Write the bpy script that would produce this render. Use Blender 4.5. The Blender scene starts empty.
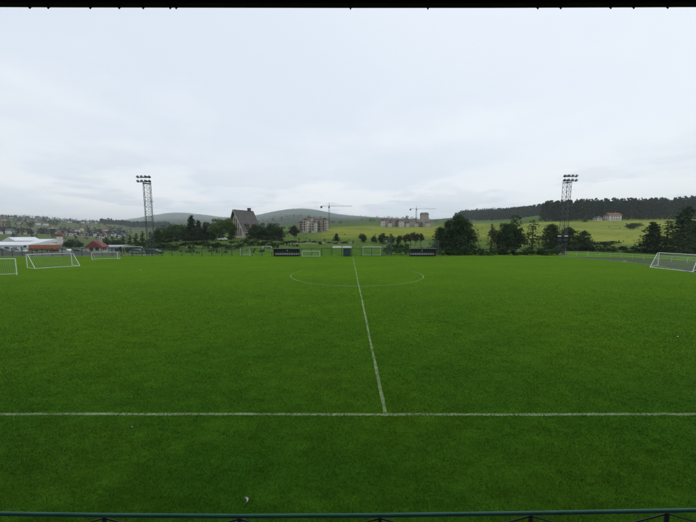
import bpy, math, random
import numpy as np
from mathutils import Vector, Matrix

R = math.radians
scene = bpy.context.scene
col = scene.collection

# ------------------------------------------------------------------ camera
F, CX, CY, CH = 284.0, 348.0, 261.0, 5.69      # focal length and centre in photo pixels, eye height
PIT = math.atan(27.0 / F)
cp, sp = math.cos(PIT), math.sin(PIT)
cam_d = bpy.data.cameras.new('camera')
cam_d.sensor_width = 36.0
cam_d.lens = 36.0 * F / 696.0
cam_d.clip_start, cam_d.clip_end = 0.05, 60000.0
cam = bpy.data.objects.new('camera', cam_d)
col.objects.link(cam)
cam.location = (0, 0, CH)
cam.rotation_euler = (R(90) - PIT, 0, 0)
scene.camera = cam

# ------------------------------------------------------------------ sky, sun, exposure
SUN_EL, SUN_AZ = R(52), R(40)
world = bpy.data.worlds.new('World')
scene.world = world
world.use_nodes = True
wt = world.node_tree
wt.nodes.clear()
wn = wt.nodes.new


def wmath(op, a, b=None, c=None):
    n = wn('ShaderNodeMath'); n.operation = op
    for i, v in enumerate((a, b, c)):
        if v is None: continue
        if isinstance(v, (int, float)): n.inputs[i].default_value = v
        else: wt.links.new(v, n.inputs[i])
    return n.outputs[0]


def wmix(f, a, b):
    n = wn('ShaderNodeMix'); n.data_type = 'RGBA'
    for s, v in ((n.inputs[0], f), (n.inputs[6], a), (n.inputs[7], b)):
        if isinstance(v, (int, float)): s.default_value = v
        elif isinstance(v, tuple): s.default_value = (*v, 1)
        else: wt.links.new(v, s)
    return n.outputs[2]


def wramp(v, p0, p1):
    n = wn('ShaderNodeMapRange'); n.interpolation_type = 'SMOOTHSTEP'
    wt.links.new(v, n.inputs[0]); n.inputs[1].default_value = p0; n.inputs[2].default_value = p1
    return n.outputs[0]


def wnoise(vec, scale, detail, rough, off=0.0):
    m = wn('ShaderNodeVectorMath'); m.operation = 'ADD'
    wt.links.new(vec, m.inputs[0]); m.inputs[1].default_value = (off, off * 0.7, off * 1.3)
    n = wn('ShaderNodeTexNoise'); n.inputs['Scale'].default_value = scale
    n.inputs['Detail'].default_value = detail; n.inputs['Roughness'].default_value = rough
    wt.links.new(m.outputs[0], n.inputs['Vector'])
    return n.outputs[0]


SKY_OFF = 17.5
sky = wn('ShaderNodeTexSky')
sky.sky_type = 'NISHITA'; sky.sun_disc = False
sky.sun_elevation = SUN_EL; sky.sun_rotation = SUN_AZ
tc = wn('ShaderNodeTexCoord')
sepd = wn('ShaderNodeSeparateXYZ'); wt.links.new(tc.outputs['Generated'], sepd.inputs[0])
zc = wmath('MAXIMUM', sepd.outputs[2], 0.0)
den = wmath('ADD', zc, 0.13)
comb = wn('ShaderNodeCombineXYZ')                     # the cloud layer as a plane overhead
wt.links.new(wmath('DIVIDE', sepd.outputs[0], den), comb.inputs[0])
wt.links.new(wmath('DIVIDE', sepd.outputs[1], den), comb.inputs[1])
cloud = comb.outputs[0]
n1 = wnoise(cloud, 0.55, 6.0, 0.55, 3.1)
n2 = wnoise(cloud, 1.35, 7.0, 0.55, 11.7)
n3 = wnoise(cloud, 0.20, 2.0, 0.45, SKY_OFF)
n4 = wnoise(cloud, 0.8, 5.0, 0.5, 23.4)
deck = wmix(wramp(n3, 0.38, 0.60), (8.1, 8.85, 9.9), (9.3, 9.9, 10.6))
deck = wmix(wmath('MULTIPLY', wramp(n1, 0.45, 0.66), 0.75), deck, (9.7, 10.1, 10.6))
lowf = wmath('SUBTRACT', 1.0, wramp(zc, 0.06, 0.30))
deck = wmix(wmath('MULTIPLY', wmath('MULTIPLY', wramp(n4, 0.44, 0.56), lowf), 0.85), deck, (11.2, 11.3, 11.4))
deck = wmix(wmath('MULTIPLY', wmath('MULTIPLY', wramp(n2, 0.50, 0.60), lowf), 0.7), deck, (7.7, 8.2, 9.1))
total = wmix(0.93, sky.outputs[0], deck)
bg = wn('ShaderNodeBackground'); bg.inputs[1].default_value = 0.1
wt.links.new(total, bg.inputs[0])
wo = wn('ShaderNodeOutputWorld'); wt.links.new(bg.outputs[0], wo.inputs[0])

sun_d = bpy.data.lights.new('sun', 'SUN')
sun_d.energy = 0.8; sun_d.angle = R(25); sun_d.color = (1.0, 0.96, 0.9)
sun = bpy.data.objects.new('sun', sun_d); col.objects.link(sun)
sdir = Vector((math.sin(SUN_AZ) * math.cos(SUN_EL), math.cos(SUN_AZ) * math.cos(SUN_EL), math.sin(SUN_EL)))
sun.rotation_euler = sdir.to_track_quat('Z', 'Y').to_euler()
sun.location = (0, 0, 60)

vs = scene.view_settings
vs.view_transform = 'Standard'; vs.look = 'None'; vs.exposure = 0.0; vs.gamma = 1.0
vs.use_curve_mapping = False
scene.render.engine = 'CYCLES'
scene.cycles.use_denoising = True
scene.cycles.max_bounces = 6
scene.cycles.diffuse_bounces = 3
scene.cycles.transparent_max_bounces = 12
scene.cycles.volume_bounces = 2

# ------------------------------------------------------------------ pixel helpers


def ray(px, py):
    a, b = (px - CX) / F, (CY - py) / F
    return Vector((a, cp + b * sp, -sp + b * cp))


def at(px, py, Y):
    d = ray(px, py)
    return Vector((0, 0, CH)) + d * (Y / d.y)


def gnd(px, py, z=0.0):
    d = ray(px, py)
    return Vector((0, 0, CH)) + d * ((z - CH) / d.z)


def rowz(py, Y):
    return at(CX, py, Y).z


def colx(px, Y, py=240):
    return at(px, py, Y).x


# ------------------------------------------------------------------ mesh helpers
def link(o, parent=None):
    col.objects.link(o)
    if parent is not None: o.parent = parent
    return o


def tag(o, label=None, cat=None, group=None, kind=None):
    if label: o['label'] = label
    if cat: o['category'] = cat
    if group: o['group'] = group
    if kind: o['kind'] = kind
    return o


def empty(name, loc=(0, 0, 0), rz=0.0, scale=(1, 1, 1)):
    o = bpy.data.objects.new(name, None)
    o.location = loc; o.rotation_euler = (0, 0, rz); o.scale = scale
    o.empty_display_size = 0.2
    return link(o)


def inst(name, me, parent=None, loc=(0, 0, 0), rz=0.0, scale=(1, 1, 1)):
    o = bpy.data.objects.new(name, me)
    o.location = loc; o.rotation_euler = (0, 0, rz); o.scale = scale
    return link(o, parent)


class MB:
    def __init__(s):
        s.v = []; s.f = []

    def poly(s, pts):
        i = len(s.v); s.v += [tuple(p) for p in pts]; s.f.append(tuple(range(i, i + len(pts)))); return s

    def hexa(s, p):                      # 8 points: bottom 4 then top 4, counter-clockwise
        i = len(s.v); s.v += [tuple(q) for q in p]
        for f in ((3, 2, 1, 0), (4, 5, 6, 7), (0, 1, 5, 4), (1, 2, 6, 5), (2, 3, 7, 6), (3, 0, 4, 7)):
            s.f.append(tuple(i + k for k in f))
        return s

    def box(s, x0, x1, y0, y1, z0, z1):
        return s.hexa([(x0, y0, z0), (x1, y0, z0), (x1, y1, z0), (x0, y1, z0),
                       (x0, y0, z1), (x1, y0, z1), (x1, y1, z1), (x0, y1, z1)])

    def tube(s, p0, p1, r0, r1=None, n=6, cap=True):
        p0, p1 = Vector(p0), Vector(p1); r1 = r0 if r1 is None else r1
        d = (p1 - p0).normalized()
        a = d.orthogonal().normalized(); b = d.cross(a)
        i = len(s.v)
        for p, r in ((p0, r0), (p1, r1)):
            for k in range(n):
                t = 2 * math.pi * k / n
                s.v.append(tuple(p + a * (r * math.cos(t)) + b * (r * math.sin(t))))
        for k in range(n):
            s.f.append((i + k, i + (k + 1) % n, i + n + (k + 1) % n, i + n + k))
        if cap:
            s.f.append(tuple(i + n - 1 - k for k in range(n)))
            s.f.append(tuple(i + n + k for k in range(n)))
        return s

    def prism(s, pts, y0, y1):           # outline in x,z pushed along y
        n = len(pts); i = len(s.v)
        s.v += [(x, y0, z) for x, z in pts] + [(x, y1, z) for x, z in pts]
        s.f.append(tuple(i + k for k in range(n)))
        s.f.append(tuple(i + n + n - 1 - k for k in range(n)))
        for k in range(n):
            s.f.append((i + k, i + n + k, i + n + (k + 1) % n, i + (k + 1) % n))
        return s

    def mesh(s, name, mat):
        me = bpy.data.meshes.new(name); me.from_pydata(s.v, [], s.f)
        if mat is not None: me.materials.append(mat)
        me.update()
        return me

    def build(s, name, mat, parent=None, loc=(0, 0, 0), rz=0.0):
        return inst(name, s.mesh(name, mat), parent, loc, rz)


def np_mesh(name, V, Fc, mat, tint=None, smooth=False):
    V = np.asarray(V, np.float32); Fc = np.asarray(Fc, np.int32)
    m, k = Fc.shape
    me = bpy.data.meshes.new(name)
    me.vertices.add(len(V)); me.vertices.foreach_set('co', V.ravel())
    me.loops.add(m * k); me.loops.foreach_set('vertex_index', Fc.ravel())
    me.polygons.add(m)
    me.polygons.foreach_set('loop_start', np.arange(0, m * k, k, dtype=np.int32))
    if smooth: me.polygons.foreach_set('use_smooth', np.ones(m, bool))
    me.update(calc_edges=True)
    if tint is not None:
        a = me.color_attributes.new('tint', 'FLOAT_COLOR', 'POINT')
        t = np.ones((len(V), 4), np.float32); t[:, :3] = tint
        a.data.foreach_set('color', t.ravel())
    me.materials.append(mat)
    return me


# ------------------------------------------------------------------ materials
def mat(name, c0, c1=None, scale=3.0, detail=5.0, rough=0.7, spec=0.3, bump=0.0, bscale=None, fine=None,
        tint=False, metal=0.0, stretch=(1, 1, 1), trans=0.0, sheen=0.0, coords='Object', wear=None):
    """noise between two colours, a finer layer of lightness, optional colour attribute and relief"""
    m = bpy.data.materials.new(name); m.use_nodes = True
    t = m.node_tree; b = t.nodes['Principled BSDF']; N = t.nodes.new; L = t.links.new
    b.inputs['Roughness'].default_value = rough
    b.inputs['Specular IOR Level'].default_value = spec
    b.inputs['Metallic'].default_value = metal
    if sheen:
        b.inputs['Sheen Weight'].default_value = sheen
        b.inputs['Sheen Roughness'].default_value = 0.5
        b.inputs['Sheen Tint'].default_value = (0.56, 0.84, 0.045, 1)
    tcn = N('ShaderNodeTexCoord')
    mp = N('ShaderNodeMapping'); mp.inputs['Scale'].default_value = stretch
    L(tcn.outputs[coords], mp.inputs[0])

    def noise(sc, de=4.0, ro=0.6):
        n = N('ShaderNodeTexNoise'); n.inputs['Scale'].default_value = sc
        n.inputs['Detail'].default_value = de; n.inputs['Roughness'].default_value = ro
        L(mp.outputs[0], n.inputs['Vector']); return n.outputs[0]

    def mrange(v, a, c, lo, hi):
        n = N('ShaderNodeMapRange'); L(v, n.inputs[0])
        for i, x in enumerate((a, c, lo, hi)): n.inputs[i + 1].default_value = x
        return n.outputs[0]

    def mix(f, a, c, mode='MIX'):
        n = N('ShaderNodeMix'); n.data_type = 'RGBA'; n.blend_type = mode
        for s, v in ((n.inputs[0], f), (n.inputs[6], a), (n.inputs[7], c)):
            if isinstance(v, (int, float)): s.default_value = v
            elif isinstance(v, tuple): s.default_value = (*v, 1)
            else: L(v, s)
        return n.outputs[2]
    c1 = c1 or tuple(x * 0.75 for x in c0)
    out = mix(mrange(noise(scale, detail), 0.35, 0.65, 0, 1), c0, c1)
    if fine:
        g = mrange(noise(fine[0], 3.0, 0.7), 0.3, 0.7, fine[1], fine[2])
        cb = N('ShaderNodeCombineColor')
        for i in range(3): L(g, cb.inputs[i])
        out = mix(1.0, out, cb.outputs[0], 'MULTIPLY')
    if wear:                                           # (colour, scale, threshold)
        out = mix(mrange(noise(wear[1], 6.0, 0.7), wear[2], wear[2] + 0.08, 0, 1), out, wear[0])
    if tint:
        at_ = N('ShaderNodeAttribute'); at_.attribute_name = 'tint'
        out = mix(1.0, out, at_.outputs['Color'], 'MULTIPLY')
    L(out, b.inputs['Base Color'])
    if bump:
        bn = N('ShaderNodeBump'); bn.inputs['Strength'].default_value = bump
        bn.inputs['Distance'].default_value = 0.05
        L(noise(bscale or scale * 4), bn.inputs['Height']); L(bn.outputs[0], b.inputs['Normal'])
    if trans:
        tr = N('ShaderNodeBsdfTranslucent'); L(out, tr.inputs[0])
        ms = N('ShaderNodeMixShader'); ms.inputs[0].default_value = trans
        L(b.outputs[0], ms.inputs[1]); L(tr.outputs[0], ms.inputs[2])
        L(ms.outputs[0], t.nodes['Material Output'].inputs[0])
    return m


M = {}
M['terrain'] = mat('terrain', (1.12, 1.12, 1.05), (0.74, 0.80, 0.72), 0.02, 8, 0.95, 0.0, tint=True, fine=(0.35, 0.66, 1.24), wear=((0.50, 0.56, 0.50), 0.045, 0.60))
M['turf'] = mat('turf', (0.0185, 0.077, 0.0070), (0.040, 0.100, 0.0065), 0.17, 8, 0.95, 0.0, bump=0.6, bscale=9.0,
                fine=(1.7, 0.74, 1.24), stretch=(0.55, 1, 1), sheen=0.20)
M['blade'] = mat('blade', (0.72, 0.86, 1.0), (1.30, 1.14, 0.92), 0.21, 7, 0.85, 0.02, tint=True, trans=0.35, sheen=0.12, fine=(1.1, 0.80, 1.20), stretch=(0.6, 1, 1))
M['steel'] = mat('galvanised_steel', (0.16, 0.17, 0.18), (0.10, 0.11, 0.12), 2.0, 5, 0.55, 0.4, metal=0.5)
M['dark_steel'] = mat('dark_steel', (0.045, 0.05, 0.055), (0.03, 0.032, 0.034), 2.0, 5, 0.6, 0.3)
M['fence_green'] = mat('fence_green', (0.028, 0.06, 0.035), (0.045, 0.085, 0.05), 3.0, 4, 0.6, 0.3)
M['white_paint'] = mat('white_paint', (0.78, 0.79, 0.78), (0.62, 0.63, 0.6), 4.0, 5, 0.5, 0.4)
M['seat'] = mat('seat_plastic', (0.42, 0.43, 0.42), (0.30, 0.31, 0.3), 3, 4, 0.5, 0.3)
M['barrier'] = mat('weathered_white', (0.54, 0.55, 0.54), (0.40, 0.41, 0.4), 1.5, 6, 0.7, 0.2)
M['net'] = mat('net', (0.6, 0.62, 0.6), (0.5, 0.5, 0.48), 6.0, 3, 0.9, 0.1)
M['rail_green'] = mat('rail_green', (0.045, 0.165, 0.125), (0.03, 0.12, 0.09), 2.2, 6, 0.6, 0.2, bump=0.15, bscale=60,
                      wear=((0.07, 0.05, 0.035), 16.0, 0.66))
M['post_dark'] = mat('post_dark', (0.02, 0.035, 0.033), (0.012, 0.02, 0.02), 9, 5, 0.5, 0.3)
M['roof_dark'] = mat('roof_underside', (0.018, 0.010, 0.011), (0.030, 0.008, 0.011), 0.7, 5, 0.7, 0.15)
M['concrete'] = mat('concrete', (0.30, 0.29, 0.27), (0.22, 0.215, 0.2), 0.8, 6, 0.9, 0.1, bump=0.3, bscale=18, fine=(7, 0.85, 1.1))
M['asphalt'] = mat('asphalt', (0.075, 0.070, 0.064), (0.05, 0.048, 0.045), 0.25, 6, 0.9, 0.05, fine=(4, 0.75, 1.2), wear=((0.050, 0.085, 0.022), 0.35, 0.40))
M['bark'] = mat('bark', (0.085, 0.062, 0.045), (0.05, 0.038, 0.03), 2, 6, 0.9, 0.1, stretch=(1, 1, 0.2))
M['leaf'] = mat('broad_leaf', (1.0, 1.0, 1.0), (0.72, 0.78, 0.7), 0.6, 4, 0.8, 0.07, tint=True, trans=0.25)
M['needle'] = mat('needle', (1.0, 1.0, 1.0), (0.7, 0.75, 0.75), 0.7, 4, 0.9, 0.04, tint=True, trans=0.12)
M['plaster'] = mat('plaster', (0.62, 0.55, 0.45), (0.52, 0.46, 0.38), 0.4, 5, 0.9, 0.1)
M['pale_plaster'] = mat('pale_plaster', (0.62, 0.58, 0.53), (0.52, 0.48, 0.44), 0.4, 5, 0.9, 0.1)
M['grey_plaster'] = mat('grey_plaster', (0.42, 0.36, 0.32), (0.33, 0.28, 0.26), 0.4, 5, 0.9, 0.1)
M['brown_clad'] = mat('brown_cladding', (0.13, 0.075, 0.055), (0.09, 0.05, 0.04), 0.6, 5, 0.8, 0.2)
M['slate'] = mat('slate_roof', (0.105, 0.095, 0.092), (0.075, 0.068, 0.066), 0.5, 6, 0.75, 0.25, fine=(3.0, 0.8, 1.2))
M['brown_roof'] = mat('brown_roof', (0.15, 0.065, 0.05), (0.10, 0.05, 0.042), 0.4, 5, 0.8, 0.2, fine=(2.5, 0.85, 1.15))
M['red_roof'] = mat('red_roof', (0.22, 0.060, 0.05), (0.15, 0.045, 0.04), 0.5, 5, 0.7, 0.2, fine=(2.5, 0.85, 1.15))
M['white_metal'] = mat('white_sheet_metal', (0.70, 0.72, 0.74), (0.58, 0.60, 0.62), 0.15, 5, 0.5, 0.35)
M['grey_metal'] = mat('grey_sheet_metal', (0.33, 0.35, 0.37), (0.26, 0.28, 0.3), 0.15, 5, 0.55, 0.3)
M['glass'] = mat('window_glass', (0.035, 0.042, 0.05), (0.025, 0.03, 0.036), 0.5, 2, 0.12, 0.6)
M['black'] = mat('black_panel', (0.012, 0.013, 0.015), (0.02, 0.02, 0.022), 2, 3, 0.8, 0.06)
M['dug_dark'] = mat('dugout_dark', (0.045, 0.055, 0.05), (0.06, 0.068, 0.062), 1.5, 4, 0.8, 0.08)
M['box_blue'] = mat('dark_teal_paint', (0.03, 0.055, 0.06), (0.035, 0.065, 0.065), 2, 4, 0.7, 0.1)
M['orange'] = mat('orange_paint', (0.42, 0.15, 0.06), (0.30, 0.10, 0.045), 0.8, 4, 0.5, 0.4)
M['car_white'] = mat('white_car_paint', (0.72, 0.73, 0.74), (0.66, 0.67, 0.68), 0.6, 2, 0.3, 0.5)
M['car_blue'] = mat('dark_blue_car_paint', (0.03, 0.05, 0.085), (0.025, 0.04, 0.07), 0.6, 2, 0.3, 0.5)
M['car_grey'] = mat('grey_car_paint', (0.2, 0.21, 0.22), (0.16, 0.17, 0.18), 0.6, 2, 0.3, 0.5)
M['rubber'] = mat('rubber', (0.02, 0.02, 0.02), (0.014, 0.014, 0.014), 5, 2, 0.8, 0.2)
M['lamp_glass'] = mat('lamp_glass', (0.12, 0.125, 0.135), (0.09, 0.095, 0.10), 1, 2, 0.2, 0.6)


def line_mat(name, cover):
    """chalk on grass: broken up so that the grass shows through the worn places"""
    m = bpy.data.materials.new(name); m.use_nodes = True
    t = m.node_tree; b = t.nodes['Principled BSDF']; N = t.nodes.new; L = t.links.new
    b.inputs['Base Color'].default_value = (0.22, 0.30, 0.14, 1)
    b.inputs['Roughness'].default_value = 0.95; b.inputs['Specular IOR Level'].default_value = 0.05
    tcn = N('ShaderNodeTexCoord')
    n = N('ShaderNodeTexNoise'); n.inputs['Scale'].default_value = 14.0
    n.inputs['Detail'].default_value = 6; n.inputs['Roughness'].default_value = 0.75
    n4 = N('ShaderNodeTexNoise'); n4.inputs['Scale'].default_value = 0.7; n4.inputs['Detail'].default_value = 3
    L(tcn.outputs['Object'], n.inputs['Vector']); L(tcn.outputs['Object'], n4.inputs['Vector'])
    ad = N('ShaderNodeMath'); ad.operation = 'MULTIPLY_ADD'
    L(n4.outputs[0], ad.inputs[0]); ad.inputs[1].default_value = 0.5; L(n.outputs[0], ad.inputs[2])
    r = N('ShaderNodeMapRange'); L(ad.outputs[0], r.inputs[0])
    r.inputs[1].default_value = 0.92 - cover; r.inputs[2].default_value = 1.12 - cover
    tr = N('ShaderNodeBsdfTransparent'); ms = N('ShaderNodeMixShader')
    L(r.outputs[0], ms.inputs[0]); L(tr.outputs[0], ms.inputs[1]); L(b.outputs[0], ms.inputs[2])
    L(ms.outputs[0], t.nodes['Material Output'].inputs[0])
    return m


M['line'] = line_mat('chalk_line', 0.33)
M['line_worn'] = line_mat('worn_chalk_line', 0.36)

# ------------------------------------------------------------------ terrain
COLS = {
    -60: [(140, 251), (250, 243), (500, 231), (900, 214.5), (2950, 222), (6300, 223), (15000, 229)],
    0: [(140, 250.8), (250, 244), (500, 231), (900, 216.0), (2950, 222), (6300, 222), (15000, 229)],
    40: [(140, 250.8), (250, 244), (500, 232), (900, 218.0), (2950, 223), (6300, 222), (15000, 229)],
    70: [(140, 251), (250, 244), (500, 235), (900, 220.5), (2950, 225), (6300, 222), (15000, 229)],
    105: [(130, 252), (250, 245.5), (500, 237), (900, 224), (2950, 226), (6300, 220.5), (15000, 229)],
    130: [(120, 251), (180, 246), (300, 242), (600, 233), (900, 227), (3150, 223), (5250, 219), (8400, 224), (15000, 229)],
    150: [(100, 251), (125, 247), (200, 242), (400, 238), (900, 229), (3800, 220), (5250, 215.5), (8400, 222), (15000, 229)],
    172: [(90, 253), (110, 247), (150, 241.5), (300, 238), (900, 230), (3800, 218), (5250, 212), (8400, 220), (15000, 229)],
    185: [(90, 253), (110, 246.5), (150, 240.5), (300, 238), (900, 230), (3800, 218), (5250, 212), (8400, 220), (15000, 229)],
    205: [(90, 253), (110, 246), (150, 240), (300, 238), (900, 230), (3800, 219), (5250, 214.5), (8400, 221), (15000, 229)],
    225: [(90, 253), (110, 245.5), (150, 239), (220, 237.5), (900, 229), (3800, 220), (5250, 217), (8400, 222), (15000, 229)],
    240: [(90, 252), (110, 244.5), (160, 237.5), (220, 236.5), (900, 228), (3800, 219), (4850, 217), (8400, 222), (15000, 229)],
    258: [(90, 251), (110, 244), (160, 238), (250, 236), (900, 228), (3350, 219), (4400, 214.5), (8400, 222), (15000, 229)],
    275: [(90, 250), (115, 243.5), (200, 238), (350, 234), (900, 226), (3150, 216), (4200, 211), (8400, 220), (15000, 229)],
    290: [(90, 250), (115, 243.5), (200, 238), (350, 232.5), (900, 224), (3150, 214), (4200, 208.3), (8400, 220), (15000, 229)],
    304: [(90, 249.5), (120, 243), (200, 238.5), (350, 232), (900, 223), (3150, 214), (4200, 207.6), (8400, 220), (15000, 229)],
    320: [(90, 249), (120, 243), (200, 238.5), (350, 231.5), (600, 227), (2950, 216), (4200, 210), (8400, 220), (15000, 229)],
    335: [(95, 247.5), (120, 243.5), (200, 238), (350, 230.5), (600, 226), (2950, 217), (4200, 213.5), (8400, 220), (15000, 229)],
    352: [(95, 247.5), (120, 243.5), (200, 238), (350, 230), (600, 224.5), (2500, 219), (4200, 215.3), (8400, 220), (15000, 229)],
    372: [(95, 248), (130, 243.5), (200, 238.5), (350, 230.5), (600, 224), (1000, 219), (4200, 217.3), (8400, 221), (15000, 229)],
    400: [(95, 250), (130, 245), (200, 239), (350, 231), (520, 226.8), (800, 223), (4600, 218.5), (8400, 222), (15000, 229)],
    430: [(95, 250), (130, 245), (200, 238), (350, 230), (520, 226), (800, 222), (4600, 219.5), (8400, 222), (15000, 229)],
    460: [(90, 252), (120, 246), (200, 237), (350, 228.5), (520, 224.5), (800, 220), (1000, 217), (4600, 220), (15000, 229)],
    490: [(90, 252), (120, 246), (200, 236), (350, 227), (520, 223), (750, 219), (950, 215), (4600, 220), (15000, 229)],
    520: [(90, 252), (120, 246), (200, 235), (350, 224), (480, 221.5), (700, 217), (950, 214), (4600, 220), (15000, 229)],
    545: [(90, 251), (120, 246), (200, 234), (350, 221.5), (480, 213.5), (700, 214), (3150, 219), (15000, 229)],
    600: [(85, 252.8), (110, 247.5), (150, 242), (250, 228.5), (350, 221), (480, 212.5), (700, 214), (3150, 219), (15000, 229)],
    650: [(85, 253), (110, 248), (150, 242), (250, 228), (350, 220), (480, 211), (700, 213), (3150, 218), (15000, 229)],
    696: [(85, 253), (110, 248), (150, 242), (250, 227), (350, 219), (480, 209.5), (700, 212), (3150, 218), (15000, 229)],
    760: [(85, 253), (110, 248), (150, 242), (250, 227), (350, 219), (480, 209), (700, 212), (3150, 218), (15000, 229)],
}
FLAT = -0.03
_dg = np.concatenate([[0.0, 60.0, 78.0], 78.0 * 1.03 ** np.arange(1, 182)])
_px = np.arange(-60, 761, 4.0)
_tab = []
for pxc in sorted(COLS):
    dd = [0, 60, 78] + [d for d, _ in COLS[pxc]]
    zz = [FLAT] * 3 + [rowz(y, d) for d, y in COLS[pxc]]
    _tab.append(np.interp(_dg, dd, zz))
_tab = np.array(_tab)
_keys = np.array(sorted(COLS), float)
TAB = np.array([np.interp(_px, _keys, _tab[:, j]) for j in range(len(_dg))])     # depth x column
for _ in range(2):                                                               # round off the breaks
    T2 = TAB.copy()
    T2[4:-1] = 0.25 * TAB[3:-2] + 0.5 * TAB[4:-1] + 0.25 * TAB[5:]
    T2[:, 1:-1] = 0.25 * T2[:, :-2] + 0.5 * T2[:, 1:-1] + 0.25 * T2[:, 2:]
    TAB = T2
AZ_L = math.atan2((-60 - CX) / F * cp, 1.0)
AZ_R = math.atan2((760 - CX) / F * cp, 1.0)


def _bumps(x, y):
    return (np.sin(x * 0.031 + 1.3) * np.cos(y * 0.027) + 0.5 * np.sin(x * 0.083 + y * 0.061)
            + 0.8 * np.sin(x * 0.0081 - y * 0.0066 + 0.7))


def elev(x, y):
    x = np.asarray(x, float); y = np.asarray(y, float)
    r = np.hypot(x, y); az = np.arctan2(x, y)
    inside = (az > AZ_L) & (az < AZ_R)
    edge = np.where(az < 0, AZ_L, AZ_R)
    d = np.where(inside, y, r * np.cos(edge))
    px = CX + F * np.tan(np.where(inside, az, edge)) / cp
    # behind the camera both edges run into each other
    w = np.where(inside, 0.0, np.clip((np.abs(az) - 1.1) / (math.pi - 1.1), 0, 1) * 0.5)

    def look(pxv):
        fj = np.clip((pxv + 60) / 4.0, 0, len(_px) - 1.001); j = fj.astype(int); tj = fj - j
        i = np.clip(np.searchsorted(_dg, d) - 1, 0, len(_dg) - 2)
        ti = np.clip((d - _dg[i]) / (_dg[i + 1] - _dg[i]), 0, 1)
        return (TAB[i, j] * (1 - ti) * (1 - tj) + TAB[i + 1, j] * ti * (1 - tj)
                + TAB[i, j + 1] * (1 - ti) * tj + TAB[i + 1, j + 1] * ti * tj)
    other = np.where(az < 0, 760.0, -60.0)
    z = look(px) * (1 - w) + look(other) * w
    return z + _bumps(x, y) * np.clip((d - 90) / 1500, 0, 1) * 3.0


def ez(x, y):
    return float(elev(np.array([x]), np.array([y]))[0])


azs = np.concatenate([np.arange(-180, -60, 4.0), np.arange(-60, 60, 0.4), np.arange(60, 180, 4.0)]) * math.pi / 180
rad = np.concatenate([[30.0, 60.0, 78.0], 78 * 1.028 ** np.arange(1, 193)])
A, RR = np.meshgrid(azs, rad)
TX, TY = (np.sin(A) * RR), (np.cos(A) * RR)
TZ = elev(TX, TY)
na, nr = len(azs), len(rad)
V = np.concatenate([np.stack([TX, TY, TZ], -1).reshape(-1, 3), [[0, 0, FLAT]]])
i0 = np.arange(nr - 1)[:, None] * na + np.arange(na)[None, :]
j1 = np.arange(nr - 1)[:, None] * na + (np.arange(na)[None, :] + 1) % na
quads = np.stack([i0, i0 + na, j1 + na, j1], -1).reshape(-1, 4)
tri = np.stack([np.full(na, nr * na), np.arange(na), (np.arange(na) + 1) % na, np.full(na, nr * na)], -1)


def smooth(a, b, v):
    t = np.clip((v - a) / (b - a), 0, 1); return t * t * (3 - 2 * t)


def cover(x, y):
    """land cover: meadow, ripe hay meadow, heath, gravel yard, dirt road"""
    r = np.hypot(x, y); px = CX + F * x / np.maximum(y, 1.0) / cp; d = np.maximum(y, 1.0)
    n = _bumps(x * 0.7, y * 0.7) * 0.3
    c = np.tile(np.array([0.085, 0.132, 0.036]), (len(x), 1))

    def blend(k, colr):
        k = np.clip(k, 0, 1)[:, None]; return c * (1 - k) + np.array(colr) * k
    c = blend(smooth(0.1, 0.5, n) * 0.5, (0.10, 0.125, 0.035))
    hay = smooth(300, 335, px + n * 20) * (1 - smooth(470, 520, px)) * smooth(150, 230, d + n * 40) * (1 - smooth(430, 620, d))
    c = blend(hay * (0.85 + n * .5), (0.225, 0.24, 0.040))
    hay2 = smooth(470, 500, px) * smooth(100, 160, d) * (1 - smooth(330, 380, d))
    c = blend(hay2 * (0.75 + n), (0.225, 0.25, 0.055))
    heath = smooth(480, 1000, d + n * 120) * (1 - 0.3 * smooth(330, 420, px))
    c = blend(heath * 0.9, (0.062, 0.072, 0.054))
    c = blend(smooth(1500, 2600, d) * smooth(0.0, 0.4, n) * 0.7, (0.038, 0.048, 0.042))
    yard = (1 - smooth(95, 125, px)) * (1 - smooth(150, 210, d)) * (y > 60)
    c = blend(yard * 0.8, (0.16, 0.155, 0.145))
    road = smooth(258, 268, px) * (1 - smooth(345, 360, px)) * np.exp(-((d - 122 - (px - 300) * 0.12) / 4.5) ** 2)
    c = blend(road * 0.9, (0.30, 0.26, 0.20))
    bankg = smooth(80, 88, d) * (1 - smooth(112, 125, d)) * smooth(120, 140, px)
    c = blend(bankg * smooth(0.05, 0.3, n) * 0.5, (0.10, 0.085, 0.05))
    lawn = (1 - smooth(88, 97, d + n * 6)) * smooth(118, 150, px)
    c = blend(lawn, (0.090, 0.175, 0.020))
    slope = (1 - smooth(120, 170, px)) * smooth(180, 320, d)
    c = blend(slope * (0.7 + n), (0.130, 0.138, 0.075))
    return c


ter = np_mesh('ground', V, np.concatenate([quads, tri]), M['terrain'], cover(V[:, 0], V[:, 1]), smooth=True)
tag(inst('ground', ter), kind='structure')

# ------------------------------------------------------------------ pitch
PX0, PY0, PHW, PHL = 1.2, 39.8, 31.2, 52.5
edge = [gnd(560, 257.4), gnd(592, 259.0), gnd(620, 261.4), gnd(644, 264.3), gnd(668, 268.0), gnd(696, 273.5)]
pts = [(-110, -3), (66, -3), (58, 20)] + [(p.x, p.y) for p in reversed(edge)] + [(49, 72.2), (-66, 72.2), (-88, 70), (-110, 66)]
mb = MB(); mb.poly([(x, y, 0.0) for x, y in pts])
tag(mb.build('grass_pitch', M['turf']), kind='structure')

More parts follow.
